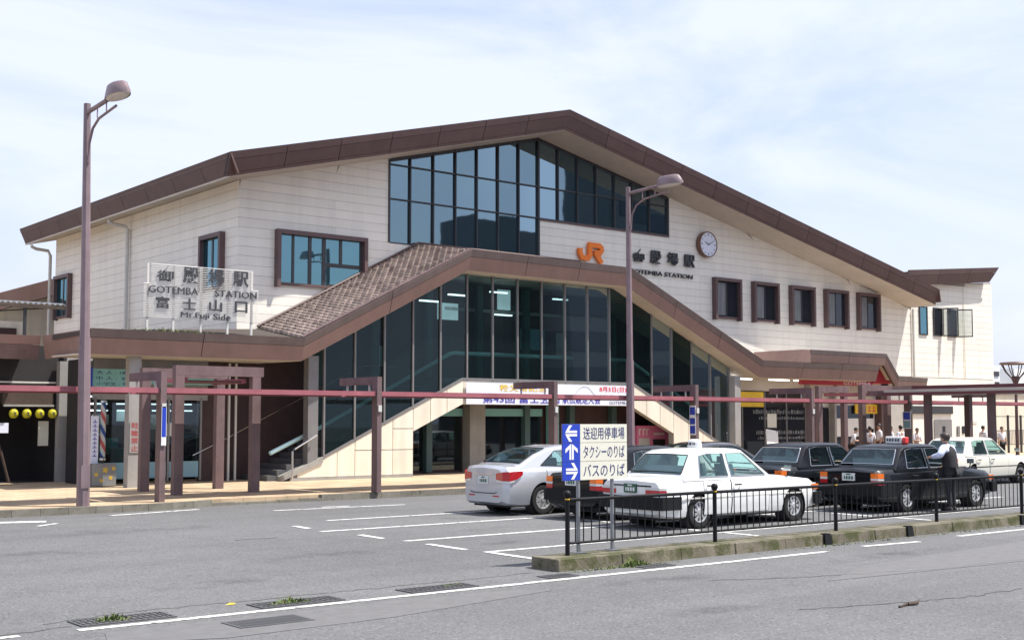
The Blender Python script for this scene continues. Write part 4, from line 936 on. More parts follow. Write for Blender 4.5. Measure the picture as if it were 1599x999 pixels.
    pz = .66 if kind == 'taxi' else .67
    if kind == 'taxi': pz = .70
    if paint is m_wpaint: pz = .68
    p = MB().box(xr, xr+.03, -.165, .165, pz, pz+.165).build('number_plate', extras.get('plate', m_plate), t)
    k = MB()
    pc = m_plateg if extras.get('plate', m_plate) is m_plate else m_plate
    for y, w in ((.10, .03), (.04, .05), (-.03, .05), (-.10, .05)): k.box(xr-.003, xr-.001, y-w/2, y+w/2, pz+.03, pz+.10)
    k.box(xr-.003, xr-.001, -.06, .06, pz+.125, pz+.15); k.build('plate_mark', pc, p)
    if kind == 'taxi':
        for s in (-1, 1):
            for z0, z1, mm in (((.745, .79, m_clear), (.655, .74, m_tail)) if paint is m_wpaint else ((.765, .875, m_amber), (.715, .762, m_clear), (.625, .712, m_tail))):
                ya = .40 if paint is m_wpaint else .575
                lamp_band(t, [(-1.034, s*ya, z0, z1), (-1.034, s*.768, z0, z1), (-.90, s*.826, z0, z1-.008)], 'tail_light', mm, .03)
        MB().box(-1.028, -1.0, -.54, .54, .80, .825).build('boot_trim', m_bump, t)
        for s in (-1, 1):                                # wing mirrors
            mr = MB().tube([(2.72, s*.70, .90), (2.70, s*.74, 1.0), (2.69, s*.76, 1.04)], .014, 6).build('wing_mirror', m_bump, t)
            MB().hexa([(2.66, s*.76-.085, 1.02), (2.66, s*.76+.085, 1.02), (2.74, s*.76+.06, 1.03), (2.74, s*.76-.06, 1.03), (2.66, s*.76-.085, 1.13), (2.66, s*.76+.085, 1.13), (2.74, s*.76+.06, 1.12), (2.74, s*.76-.06, 1.12)]).build('mirror_glass', m_chrome, mr)
            MB().box(3.60, 3.67, s*.52-.17, s*.52+.17, .62, .75).build('headlight', m_clear, t)
            MB().box(3.40, 3.62, s*.775-.02, s*.775+.02, .63, .73).build('indicator', m_amber, t)
    else:
        for s in (-1, 1):
            MB().hexa([(1.95, s*.84-.02, 1.0), (2.1, s*.84-.02, 1.0), (2.1, s*.98, 1.0), (1.98, s*1.0, 1.0), (1.97, s*.84-.02, 1.12), (2.08, s*.84-.02, 1.12), (2.08, s*.97, 1.13), (2.0, s*.98, 1.13)]).build('wing_mirror', paint, t)
            MB().box(3.2, 3.5, s*.6-.12, s*.6+.12, .58, .72).build('headlight', m_clear, t)
    # wheels
    r = S['wr']
    for x in (0, S['WB']):
        for s in (-1, 1):
            yo = s*(S['W']-.035); yi = s*(S['W']-.23)
            ty = MB().lathe([(r*.62, yo), (r*.70, yo+s*.012), (r*.93, yo+s*.004), (r, yo-s*.03), (r, yi+s*.03), (r*.93, yi), (r*.62, yi)], (x, 0, r), 'y', 32, cap=False).build('tyre', m_tyre, t, smooth=True, ang=50)
            MB().lathe([(r*.63, yo-s*.06), (.02, yo-s*.06)], (x, 0, r), 'y', 28).build('wheel_disc', m_bump, ty)
            w = MB(); w.lathe([(r*.645, yo-s*.01), (r*.62, yo+s*.008), (r*.55, yo+s*.003), (r*.54, yo-s*.05)], (x, 0, r), 'y', 28, cap=False)
            ns = 9 if kind == 'taxi' else 8
            for k in range(ns):
                a = 2*math.pi*k/ns; c, sn = math.cos(a), math.sin(a); w0, w1 = (.020, .030) if kind == 'taxi' else (.03, .052)
                r0, r1 = r*.16, r*.57
                P0 = [(r0, -w0), (r1, -w1), (r1, w1), (r0, w0)]
                pts = [(x+p*c-q_*sn, 0, r+p*sn+q_*c) for p, q_ in P0]
                w.hexa([(a_[0], yo-s*.05, a_[2]) for a_ in pts]+[(pts[0][0], yo+s*.0, pts[0][2]), (pts[1][0], yo-s*.012, pts[1][2]), (pts[2][0], yo-s*.012, pts[2][2]), (pts[3][0], yo+s*.0, pts[3][2])])
            w.lathe([(r*.2, yo-s*.04), (r*.2, yo+s*.003), (r*.14, yo+s*.012), (.01, yo+s*.012)], (x, 0, r), 'y', 14)
            w.build('rim', m_rim, ty)
            MB().lathe([(.366, s*(S['W']-.03)), (.366, s*(S['W']-.26)), (.3, s*(S['W']-.262))], (x, 0, r), 'y', 24, cap=False).build('wheel_well', m_dark, t)
    u = MB(); u.box(-.8, S['WB']+.6, -.6, .6, .17, .30); u.build('underbody', m_dark, t)
    sm_ = MB()
    MB().hexa([(-.02, -.58, .8), (.25, -.58, .8), (.25, .58, .8), (-.02, .58, .8), (-.14, -.52, 1.17), (-.05, -.52, 1.17), (-.05, .52, 1.17), (-.14, .52, 1.17)]).build('rear_seat', m_seat, t)
    for x in (1.25,):                                # seats seen through the glass
        for y in (-.36, .36):
            sm_ = MB(); sm_.hexa([(x, y-.22, .55), (x+.14, y-.22, .55), (x+.14, y+.22, .55), (x, y+.22, .55), (x-.12, y-.2, 1.18), (x-.03, y-.2, 1.18), (x-.03, y+.2, 1.18), (x-.12, y+.2, 1.18)]); sm_.hexa([(x-.14, y-.11, 1.19), (x-.06, y-.11, 1.19), (x-.06, y+.11, 1.19), (x-.14, y+.11, 1.19), (x-.15, y-.1, 1.33), (x-.09, y-.1, 1.33), (x-.09, y+.1, 1.33), (x-.15, y+.1, 1.33)]); sm_.hexa([(x-.12, y-.03, 1.17), (x-.06, y-.03, 1.17), (x-.06, y+.03, 1.17), (x-.12, y+.03, 1.17), (x-.13, y-.03, 1.2), (x-.07, y-.03, 1.2), (x-.07, y+.03, 1.2), (x-.13, y+.03, 1.2)]); sm_.build('seat', m_seat, t)
    if extras.get('sign') == 'dome':
        g = MB(); g.lathe([(.17, 1.49), (.175, 1.55), (.15, 1.63), (.09, 1.66), (.01, 1.665)], (.75, 0, 0), 'z', 20)
        g.v = [(.75+(x-.75)*.55, y, z) for x, y, z in g.v]
        rs = g.build('roof_sign', m_white, t, smooth=True)
        k = MB()
        for y, w in ((-.09, .02), (-.05, .02), (.02, .05), (.09, .04)): k.box(.645, .652, y-w/2, y+w/2, 1.545, 1.60)
        k.build('sign_mark', m_letter, rs)
    elif extras.get('sign') == 'box':
        rs = MB().box(.62, .80, -.26, .16, 1.50, 1.66).build('roof_sign', m_white, t, bevel=.012)
        MB().box(.63, .79, -.36, -.27, 1.50, 1.65).build('sign_lamp', m_redbrt, rs, bevel=.02)
        k = MB()
        for y in (.10, .03, -.04, -.12, -.19): k.box(.614, .617, y-.025, y+.025, 1.55, 1.61)
        k.build('sign_mark', m_letter, rs)
    return t
def lamp_band(t, plan, name, mat, th=.02):
    """plan = [(x, y, z0, z1)] along the outside of the body; extruded inward"""
    m = MB()
    for a, b in zip(plan, plan[1:]):
        d = Vector((b[0]-a[0], b[1]-a[1])); n = Vector((-d.y, d.x)).normalized()
        if n.dot(Vector((1.2-a[0], -a[1]))) < 0: n = -n
        n = n*th
        m.hexa([(a[0], a[1], a[2]), (b[0], b[1], b[2]), (b[0]+n.x, b[1]+n.y, b[2]), (a[0]+n.x, a[1]+n.y, a[2]), (a[0], a[1], a[3]), (b[0], b[1], b[3]), (b[0]+n.x, b[1]+n.y, b[3]), (a[0]+n.x, a[1]+n.y, a[3])])
    return m.build(name, mat, t)
def park(t, x, y, rz=0): t.location = (x, y, 0); t.rotation_euler = (0, 0, rz)
G = 'taxis and cars waiting in the station forecourt bays'
park(make_car('sedan_car', 'silver saloon car with red tail lights parked by the station kerb', 'car', 'sedan', m_spaint, G, {}), 17.60, 21.45)
park(make_car('taxi', 'white taxi with a rounded white roof lamp behind the black railing', 'taxi', 'taxi', m_wpaint, G, {'sign': 'dome', 'plate': m_plateg}), 17.62, 16.92)
park(make_car('taxi', 'black taxi partly hidden by the blue and ivory direction sign', 'taxi', 'taxi', m_bpaint, G, {}), 18.15, 19.2)
park(make_car('taxi', 'black taxi with a boxed roof sign and red lamp beside the man in a vest', 'taxi', 'taxi', m_bpaint, G, {'sign': 'box'}), 24.35, 16.88)
park(make_car('taxi', 'black taxi without a roof sign showing behind the white taxi bonnet', 'taxi', 'taxi', m_bpaint, G, {}), 23.95, 19.2)
park(make_car('sedan_car', 'charcoal car mostly hidden in the bays behind the white taxi roof', 'car', 'sedan', m_gpaint, G, {}), 22.9, 21.7)
park(make_car('sedan_car', 'cream saloon car seen from its side at the right edge', 'car', 'taxi', m_cpaint, G, {}), 35.55, 21.9)

# =================================================================== people
def skin_obj(name, mat, chains, parent, sub=1, root=0):
    """chains = list of lists of (point, radius or (rx, ry)); equal points are welded"""
    vs, rad, ed, idx = [], [], [], {}
    for ch in chains:
        pv_ = None
        for p, r in ch:
            k = tuple(round(c, 4) for c in p)
            if k not in idx: idx[k] = len(vs); vs.append(p); rad.append(r if isinstance(r, tuple) else (r, r))
            i = idx[k]
            if pv_ is not None and pv_ != i: ed.append((pv_, i))
            pv_ = i
    me = bpy.data.meshes.new(name); me.from_pydata(vs, ed, []); me.materials.append(mat)
    o = bpy.data.objects.new(name, me); COL.objects.link(o); o.parent = parent
    me.skin_vertices or o.modifiers
    md = o.modifiers.new('skin', 'SKIN'); md.use_smooth_shade = True
    for i, r in enumerate(rad):
        s = me.skin_vertices[0].data[i]; s.radius = r; s.use_root = (i == root)
    o.modifiers.new('sub', 'SUBSURF').levels = sub; o.modifiers['sub'].render_levels = sub
    return o
def person(name_label, loc, rz, h=1.62, arms=((.05, 0), (.05, 0)), lean=0.0, hair=None, shirt=None, vest=False, bulk=1.0, lower=None, long_hair=False, group=None, hold=None):
    """faces -y before turning; arms = explicit (elbow, wrist) points or None for hanging"""
    t = thing('person', name_label, 'person', (0, 0, 0), group)
    k = h/1.70; B_ = bulk
    def L_(x, y, z):                                      # lean the upper body about the hips
        if z > .9:
            dz = z-.9; y = y-dz*math.sin(lean); z = .9+dz*math.cos(lean)
        return (x*k, y*k, z*k)
    pel, sp, ch, nk, hb = L_(0, 0, .93), L_(0, .0, 1.12), L_(0, .01, 1.30), L_(0, .01, 1.45), L_(0, -.005, 1.52)
    hd = [(L_(0, -.012, 1.575), (.066*k*B_**.5, .078*k*B_**.5)), (L_(0, -.008, 1.63), (.073*k*B_**.5, .090*k*B_**.5)), (L_(0, .0, 1.675), (.066*k*B_**.5, .080*k*B_**.5))]
    body = [[(pel, (.145*k*B_, .10*k*B_)), (sp, (.125*k*B_, .092*k*B_)), (ch, (.145*k*B_, .10*k*B_)), (nk, (.055*k, .055*k)), (hb, (.05*k, .052*k))]+hd]
    shp = []; trs = []; fingers = []
    for s, ar in zip((-1, 1), arms):
        sh = L_(.165*s*B_**.8, .01, 1.385)
        if ar is None or len(ar) == 2 and not isinstance(ar[0], tuple):
            el = L_(.215*s, .02, 1.12); wr = L_(.225*s, -.05, .90)
        else: el, wr = ar
        el, wr = Vector(el), Vector(wr); d = (wr-el).normalized(); side = d.cross(Vector((0, 0, 1)))
        side = side.normalized() if side.length > .1 else Vector((1, 0, 0)); side = Vector((0, -1, 0)) if abs(d.z) > .75 else side
        pm = wr+d*.05*k; pe = wr+d*.085*k
        body.append([(ch, (.145*k*B_, .10*k*B_)), (sh, .058*k*B_), (tuple(el), .042*k*B_), (tuple(wr), .030*k), (tuple(pm), (.037*k, .022*k)), (tuple(pe), (.034*k, .018*k))])
        cu = (d*.7+Vector((0, -.3, -.15))).normalized() if abs(d.z) < .75 else (d+Vector((0, -.35, 0))).normalized()
        for i, (off, ln) in enumerate(((-.026, .062), (-.009, .075), (.009, .070), (.026, .055))):
            a = pe+side*off*k; b = a+d*ln*.5*k; c = b+cu*ln*.55*k
            body.append([(tuple(pe), (.034*k, .018*k)), (tuple(a+d*.006), .0095*k), (tuple(b), .009*k), (tuple(c), .0075*k)])
        a = pm+side*-.035*k; body.append([(tuple(pm), (.037*k, .022*k)), (tuple(a), .012*k), (tuple(a+d*.03*k-side*.015*k), .010*k), (tuple(a+d*.055*k-side*.012*k), .008*k)])
        mid = el*.35+wr*.65 if vest else el
        slv = [(ch, (.155*k*B_, .112*k*B_)), (sh, .072*k*B_), (tuple(el), .060*k*B_)]
        if vest: slv.append((tuple(el*.1+wr*.9), .048*k))
        shp.append(slv)
        hp, kn, an, to = L_(.085*s, .0, .88), (.095*s*k, -.015*k, .48*k), (.10*s*k, .02*k, .085*k), (.105*s*k, -.13*k, .035*k)
        body.append([(pel, (.145*k*B_, .10*k*B_)), (hp, .085*k), (kn, .052*k), (an, .036*k), (to, (.038*k, .026*k))])
        trs.append([(pel, (.158*k*B_, .112*k*B_)), (hp, .098*k), (kn, .068*k), ((.10*s*k, .015*k, .085*k), .062*k)])
        MB().lathe([(.03, 0), (.045, .01), (.045, .05), (.03, .075)], (0, 0, 0), 'z', 10)
        sm = MB(); sm.tube([(an[0], an[1]+.05*k, .05*k), (an[0], an[1], .055*k), (to[0], to[1], .04*k), (to[0], to[1]-.05*k, .03*k)], [.03*k, .052*k, .045*k, .022*k], 10); sm.build('shoe', m_shoe, t, smooth=True)
    skin_obj('body', m_skin, body, t, 1)
    tor = [[(L_(0, 0, .95), (.16*k*B_, .115*k*B_)), (sp, (.14*k*B_, .108*k*B_)), (ch, (.158*k*B_, .114*k*B_)), (L_(0, .012, 1.425), (.075*k, .072*k))]]
    skin_obj('shirt', shirt or m_shirt, tor+shp, t, 1)
    if vest:
        m = MB(); n = 20; rg = [(.80, .205, .160), (.92, .212, .165), (1.05, .205, .160), (1.18, .218, .165), (1.30, .232, .165), (1.375, .215, .140), (1.42, .150, .110), (1.445, .085, .085)]
        for z, rx, ry in rg:
            for i in range(n):
                an_ = 2*math.pi*i/n; p = L_(rx*math.cos(an_), .012+ry*math.sin(an_), z); m.v.append(p)
        for j in range(len(rg)-1):
            for i in range(n): m.f.append((j*n+i, j*n+(i+1) % n, (j+1)*n+(i+1) % n, (j+1)*n+i))
        m.build('vest', m_vest, t, smooth=True, ang=180)
        cl = MB(); cl.lathe([(.060*k, 0), (.066*k, .015), (.060*k, .04)], L_(0, .006, 1.445), 'z', 14); cl.build('collar', shirt or m_shirt, t, smooth=True)
    if lower == 'skirt':
        m = MB(); m.lathe([(.15*k, .98*k), (.17*k, .9*k), (.20*k, .72*k), (.23*k, .52*k)], (0, 0, 0), 'z', 16); m.build('skirt', m_skirt, t, smooth=True)
    else: skin_obj('trousers', m_trous, trs, t, 1)
    # hair cap
    c = Vector(L_(0, .006, 1.638)); m = MB(); nU, nV = 14, 8; rings = []
    for j in range(nV):
        ph = math.pi*.5*(1-j/(nV-1)*1.62)
        for i in range(nU):
            a = 2*math.pi*i/nU; front = max(0, -math.sin(a)); cut_ = ph
            if front > .25: cut_ = max(ph, .42*front*(1.0)-.05)
            rx, ry, rz_ = (.084*k+.018*(B_-1)*3, .101*k+.018*(B_-1)*3, .097*k+.01*(B_-1)*3); jz = random.uniform(.97, 1.05)
            m.v.append((c.x+rx*math.cos(cut_)*math.cos(a)*jz, c.y+ry*math.cos(cut_)*math.sin(a)*jz, c.z+rz_*math.sin(cut_)*jz-(.03*k if long_hair and j > 5 and front < .2 else 0)))
    for j in range(nV-1):
        for i in range(nU): m.f.append((j*nU+i, j*nU+(i+1) % nU, (j+1)*nU+(i+1) % nU, (j+1)*nU+i))
    ho = m.build('hair', hair or m_hair, t, smooth=True, ang=180)
    if long_hair:
        m = MB(); m.tube([tuple(c+Vector((0, .085*k, -.01))), tuple(c+Vector((0, .13*k, -.06*k))), tuple(c+Vector((0, .13*k, -.17*k))), tuple(c+Vector((0, .11*k, -.27*k)))], [.03*k, .035*k, .03*k, .008*k], 8); m.build('ponytail', hair or m_hair, ho, smooth=True)
    for s in (-1, 1):
        e = L_(.031*s, -.093, 1.605); MB().lathe([(.002, -.008), (.0075, -.005), (.009, 0), (.0075, .005)], e, 'y', 8).build('eye', m_hair, t)
        e = L_(.074*s, .0, 1.60); MB().tube([(e[0], e[1]-.01, e[2]-.025*k), (e[0]+.010*s, e[1], e[2]), (e[0]+.006*s, e[1]+.01, e[2]+.028*k)], [.008, .015, .009], 7).build('ear', m_skin, t, smooth=True)
    e = L_(0, -.098, 1.575); MB().tube([(e[0], e[1]+.012, e[2]+.022), (e[0], e[1]-.012, e[2]-.004), (e[0], e[1]+.01, e[2]-.014)], [.006, .013, .008], 7).build('nose', m_skin, t, smooth=True)
    e = L_(0, -.088, 1.535); MB().box(e[0]-.022, e[0]+.022, e[1]-.004, e[1]+.006, e[2]-.004, e[2]+.004).build('mouth', m_redbrt if False else m_wood, t)
    t.location = loc; t.rotation_euler = (0, 0, rz)
    return t
# the driver: his back to us, left arm resting on the taxi roof edge
person('man in a black vest and white shirt leaning on the black taxi, seen from behind', (25.36, 15.62, 0), math.pi+R(8), 1.73,
       arms=(((-.33, -.02, 1.12), (-.30, -.30, .99)), ((.40, -.06, 1.25), (.22, -.36, 1.20))), lean=.16, bulk=1.32, hair=m_hairb, shirt=m_shirtb, vest=True)
PG = 'people in white shirts waiting under the walkway canopy'
pe = [('person in a white shirt with bowed head next to the white posters', 43.08, 31.00, .6, 1.58, 'trousers', .28, False),
      ('person in a white shirt standing left in the pair beside the walkway post', 44.36, 31.00, 2.4, 1.60, 'skirt', .05, False),
      ('taller person in a white shirt standing right in the pair beside the walkway post', 45.43, 31.30, -2.2, 1.70, 'trousers', .0, False),
      ('dark haired person in a white shirt just left of the taxi roof sign', 45.63, 30.90, 1.2, 1.60, 'skirt', .06, True),
      ('person in a white shirt directly behind the taxi roof sign', 46.73, 31.10, 2.9, 1.63, 'trousers', .04, False),
      ('person in a white shirt looking down, right of the red taxi roof lamp', 47.38, 30.80, -.3, 1.52, 'skirt', .14, False),
      ('dark haired person passing behind the roof of the cream car', 52.43, 30.60, 1.3, 1.60, 'trousers', .0, False),
      ('person in a white shirt walking past the last walkway post beyond the cream car', 54.39, 30.80, -.4, 1.55, 'trousers', .0, False)]
for lb, x, y, rz, h, lo, ln, lh in pe:
    k = h/1.7
    ar = (((-.22*k, -.10*k, 1.12*k), (-.09*k, -.30*k, 1.10*k)), ((.22*k, -.10*k, 1.12*k), (.08*k, -.30*k, 1.12*k))) if ln > .1 else (None, None)
    person(lb, (x, y, .15), rz, h, arms=ar, lean=ln, lower=lo, long_hair=lh, group=PG)

# =================================================================== railing on the median
FY = 13.06; ZF = .168
px_ = [11.58+3.04*i for i in range(10)]
RG = thing('railing', 'black railing with ball topped posts along the mossy median kerb', 'railing', (px_[0], FY, ZF))
po = MB(); po.tube([(px_[0], FY, ZF-.01), (px_[0], FY, ZF+.80)], .033, 12); b0 = po.build('post', m_fence, RG, smooth=True)
bl = MB().lathe([(.005, ZF+.785), (.038, ZF+.80), (.054, ZF+.835), (.052, ZF+.868), (.03, ZF+.893), (.003, ZF+.90)], (px_[0], FY, 0), 'z', 14).build('ball_cap', m_fence, b0, smooth=True)
yr = MB().lathe([(.0355, ZF+.768), (.0355, ZF+.784)], (px_[0], FY, 0), 'z', 14).build('yellow_band', m_yellow, b0, smooth=True)
for x in px_[1:]:
    c = dup(b0, 'post', (x-px_[0], 0, 0), RG); dup(bl, 'ball_cap', (0, 0, 0), c); dup(yr, 'yellow_band', (0, 0, 0), c)
rail0 = MB().tube([(px_[0]+.04, FY, ZF+.765), (px_[0]+3.0, FY, ZF+.765)], .025, 10).build('top_rail', m_fence, RG, smooth=True)
rail1 = MB().tube([(px_[0]+.04, FY, ZF+.165), (px_[0]+3.0, FY, ZF+.165)], .019, 10).build('bottom_rail', m_fence, RG, smooth=True)
bal = MB().tube([(px_[0]+.15, FY, ZF+.175), (px_[0]+.15, FY, ZF+.75)], .0092, 6).build('baluster', m_fence, RG, smooth=True)
for i in range(len(px_)-1):
    if i: dup(rail0, 'top_rail', (3.04*i, 0, 0), RG); dup(rail1, 'bottom_rail', (3.04*i, 0, 0), RG)
    for k in range(19):
        if i or k: dup(bal, 'baluster', (3.04*i+.152*k, 0, 0), RG)
# direction sign
DS = thing('direction_sign', 'three row direction sign with white arrows on blue and blue lettering on ivory', 'sign', (12.35, 13.2, ZF))
SY = 13.17; s_ = SY/13.35
X0, X1, Z0, Z1 = 11.74*s_, 13.01*s_, 2.05+(1.18-2.05)*s_, 2.05+(1.985-2.05)*s_
hz = (Z1-Z0)/3; XB = X0+.335*s_
for x in (12.04*s_+.03, 12.74*s_):
    p = MB().tube([(x, SY+.03, ZF), (x, SY+.03, Z1-.05)], .028, 10).build('post', m_galv, DS, smooth=True)
    MB().box(x-.08, x+.08, SY-.05, SY+.11, ZF, ZF+.012).build('base_plate', m_galv, p)
    MB().prism([(x+.026, SY+.03, ZF+.012), (x+.075, SY+.03, ZF+.012), (x+.026, SY+.03, ZF+.1)], (0, .008, 0)).build('gusset', m_galv, p)
rt_ = ['バスのりば', 'タクシーのりば', '送迎用停車場']
for i in range(3):
    za0, za1 = Z0+hz*i+.003, Z0+hz*(i+1)-.003
    pb = MB().box(X0, XB, SY-.012, SY, za0, za1).build('arrow_panel', m_blue, DS); pi_ = MB().box(XB+.002, X1, SY-.012, SY, za0, za1).build('text_panel', m_ivory, DS)
    cx_, cz_, e = (X0+XB)/2, (za0+za1)/2, .105
    m = MB(); ang = {0: 0, 1: math.pi/2, 2: math.pi}[i]; c, sn = math.cos(ang), math.sin(ang); yy = SY-.0155
    def T(pts): return [(cx_+u*c-v*sn, cz_+u*sn+v*c) for u, v in pts]
    for sg in (1, -1):
        m.xz(T([(-e, sg*.006), (.075, sg*.006), (.028, sg*.062), (.01, sg*.115), (.055, sg*.115), (.118, sg*.006+.0)][0:0] or [(-e, sg*.007), (.118, sg*.007), (.085, sg*.04), (-e, sg*.04)]), yy, .003)
        m.xz(T([(.118, sg*.012), (.045, sg*.115), (-.012, sg*.115), (.05, sg*.041), (.084, sg*.041)]), yy, .003)
    m.build('arrow', m_white, pb)
    tx = rt_[i]; w_ = X1-XB
    wall_text('lettering', tx, m_navy, XB+.06, X1-.05, za0+.045, za1-.04, SY-.0155, pi_, .0, .0)
MB().box(X0, X1, SY+.002, SY+.012, Z0, Z1).build('backing', m_galv, DS)

# =================================================================== lamps
def street_lamp(x, y, ztop, label):
    t = thing('street_lamp', label, 'street lamp', (x, y, 0), 'mauve street lamps along the station kerb')
    q = MB(); 
    def oct_(r): return [(x+r*math.cos(R(22.5+45*i)), y+r*math.sin(R(22.5+45*i))) for i in range(8)]
    m = MB()
    for (z0, r0, z1, r1) in ((0, .142, 3.86, .128), (3.86, .108, ztop, .076)):
        m.add([(a, b, z0) for a, b in oct_(r0)]+[(a, b, z1) for a, b in oct_(r1)], [tuple(range(7, -1, -1)), tuple(range(8, 16))]+[(i, (i+1) % 8, (i+1) % 8+8, i+8) for i in range(8)])
    m.build('pole', m_lamp, t)
    MB().box(x-.1, x+.1, y-.150, y-.12, .55, 1.05).build('hatch', m_lamp, t)
    MB().tube([(x, y-.05, ztop-.20), (x, y-1.3, ztop-.15)], .05, 8).build('arm', m_lamp, t, smooth=True)
    MB().tube([(x, y-.1, ztop-1.35), (x, y-.16, ztop-.9), (x, y-.35, ztop-.62), (x, y-.7, ztop-.47), (x, y-1.7, ztop-.38)], .03, 7).build('brace', m_lamp, t, smooth=True)
    for d in (.62, 1.15): MB().tube([(x, y-d, ztop-.49+.1*d/1.2), (x, y-d, ztop-.19)], .015, 5).build('tie_bar', m_lamp, t)
    hz_ = ztop-.13; y0 = y-1.24; L_ = 1.35
    h = MB()
    def ring(z, f, g, c0): 
        return [(x+f*math.cos(a), y0-c0-g*math.sin(a), z) for a in [2*math.pi*i/16 for i in range(16)]]
    rs = [ring(hz_-.07, .205, .53, .53), ring(hz_, .20, .52, .53), ring(hz_+.19, .165, .41, .50), ring(hz_+.215, .14, .36, .49)]
    for r in rs: h.v += r
    for i in range(3):
        for k in range(16): h.f.append((i*16+k, i*16+(k+1) % 16, (i+1)*16+(k+1) % 16, (i+1)*16+k))
    h.f.append(tuple(48+k for k in range(16)))
    hd = h.build('lamp_head', m_lamp, t, smooth=True)
    g = MB(); g.v += [(a, b, hz_-.055) for a, b, c in ring(0, .19, .51, .53)]+[(a, b, hz_-.095) for a, b, c in ring(0, .14, .40, .53)]
    for k in range(16): g.f.append((k, (k+1) % 16, (k+1) % 16+16, k+16))
    g.f.append(tuple(16+k for k in range(15, -1, -1))); g.f.append(tuple(range(16))); g.build('lens', m_slat, hd)
    return t
q_ = street_lamp(10.0, 27.3, 9.1, 'tall mauve street lamp standing at the kerb by the barber shop')
q_.rotation_euler = (0, R(-.75), 0)
street_lamp(26.90, 27.4, 9.24, 'mauve street lamp in front of the railway mark on the gable').rotation_euler = (0, R(-.3), 0)
FL = thing('park_lamp', 'small dark lamp with a flared open cage head at the right edge', 'street lamp', (54.3, 30, 0))
m = MB(); m.tube([(54.3, 30, .15), (54.3, 30, 3.7)], [.09, .06], 8); m.build('pole', m_frame, FL, smooth=True)
m = MB(); m.lathe([(.10, 3.7), (.2, 3.95), (.2, 4.0), (.12, 4.05)], (54.3, 30, 0), 'z', 12); m.build('cup', m_frame, FL, smooth=True)
for k in range(8):
    a = k*math.pi/4; MB().tube([(54.3+.18*math.cos(a), 30+.18*math.sin(a), 3.95), (54.3+.45*math.cos(a), 30+.45*math.sin(a), 4.25), (54.3+.62*math.cos(a), 30+.62*math.sin(a), 4.6)], .025, 5).build('cage_bar', m_frame, FL)
MB().lathe([(.64, 4.58), (.72, 4.62), (.66, 4.68), (.2, 4.72), (.01, 4.73)], (54.3, 30, 0), 'z', 16).build('cap', m_frame, FL, smooth=True)

# =================================================================== walkway canopy along the kerb
WC = thing('walkway_canopy', 'low walkway canopy with pink edges on slim mauve posts along the kerb', 'canopy', (11.9, 27.6, .15))
pxs = [5.9, 11.9, 17.83, 23.95, 30.0, 36.0, 42.0, 48.0, 54.0]
for x in pxs:
    MB().box(x-.07, x+.07, 27.5, 27.76, .15, 3.17).build('post', m_post, WC)
    MB().box(x-.071, x+.071, 27.765, 29.4, 2.97, 3.17).build('arm', m_post, WC)
    for y in (28.0, 29.1): MB().box(x-.02, x+.02, y-.02, y+.02, 2.8, 2.97).build('hanger', m_slat, WC)
    MB().box(x-.05, x+.05, 27.46, 27.495, 2.25, 2.42).build('box_lamp', m_slat, WC)
for a, b in zip(pxs, pxs[1:]):
    MB().box(a+.09, b-.09, 27.62, 29.32, 2.715, 2.745).build('roof_panel', m_darkred, WC)
    MB().box(a+.085, b-.085, 27.55, 27.615, 2.665, 2.785).build('edge_beam', m_pink, WC)
    MB().box(a-.05, b-.11, 29.33, 29.40, 2.665, 2.785).build('edge_beam', m_pink, WC)
# cross passages toward the station: portals with flat roofs
def passage(x0, x1, ys, label, zt=3.42):
    t = thing('passage_canopy', label, 'canopy', (x0, ys[0], .15), 'passage canopies joining the walkway to the station')
    for y in ys:
        for x in (x0, x1): MB().box(x-.12, x+.12, y-.1, y+.1, .15, zt-.252).build('post', m_post, t)
        MB().box(x0-.12, x1+.2, y-.101, y+.101, zt-.25, zt).build('beam', m_post, t)
    for x in (x0+.25, x1-.25): MB().box(x-.05, x+.05, ys[0]+.12, ys[-1]-.12, zt-.42, zt-.30).build('edge_beam', m_pink, t)
    if x0 < 20: MB().box(x0+.31, x1-.31, ys[0]+.2, ys[-1]-.2, zt-.40, zt-.36).build('roof_panel', m_darkred, t)
passage(13.28, 15.42, (29.8, 31.9), 'mauve passage canopy in front of the barber shop')
passage(42.0, 43.7, (29.7, 31.8), 'mauve passage canopy before the red roofed shop front')
BC = thing('bus_shelter', 'dark red flat roofed shelter reaching in from the right edge', 'shelter', (41.8, 24, 0))
MB().box(40.05, 43.6, 20.5, 27.35, 2.98, 3.15).build('roof', m_soffit, BC)
MB().box(40.0, 40.04, 20.5, 27.4, 2.945, 3.045).build('edge_beam', m_darkred, BC); MB().box(40.1, 40.16, 20.5, 26.2, 3.155, 3.28).build('edge_beam', m_darkred, BC)
MB().box(40.5, 43.2, 26.25, 27.3, 3.155, 3.30).build('roof_box', m_post, BC)
for x, y in ((40.5, 25.8), (40.5, 23.3), (43.2, 25.8), (43.2, 23.3)): MB().box(x-.11, x+.11, y-.11, y+.11, 0, 2.975).build('post', m_frame, BC)

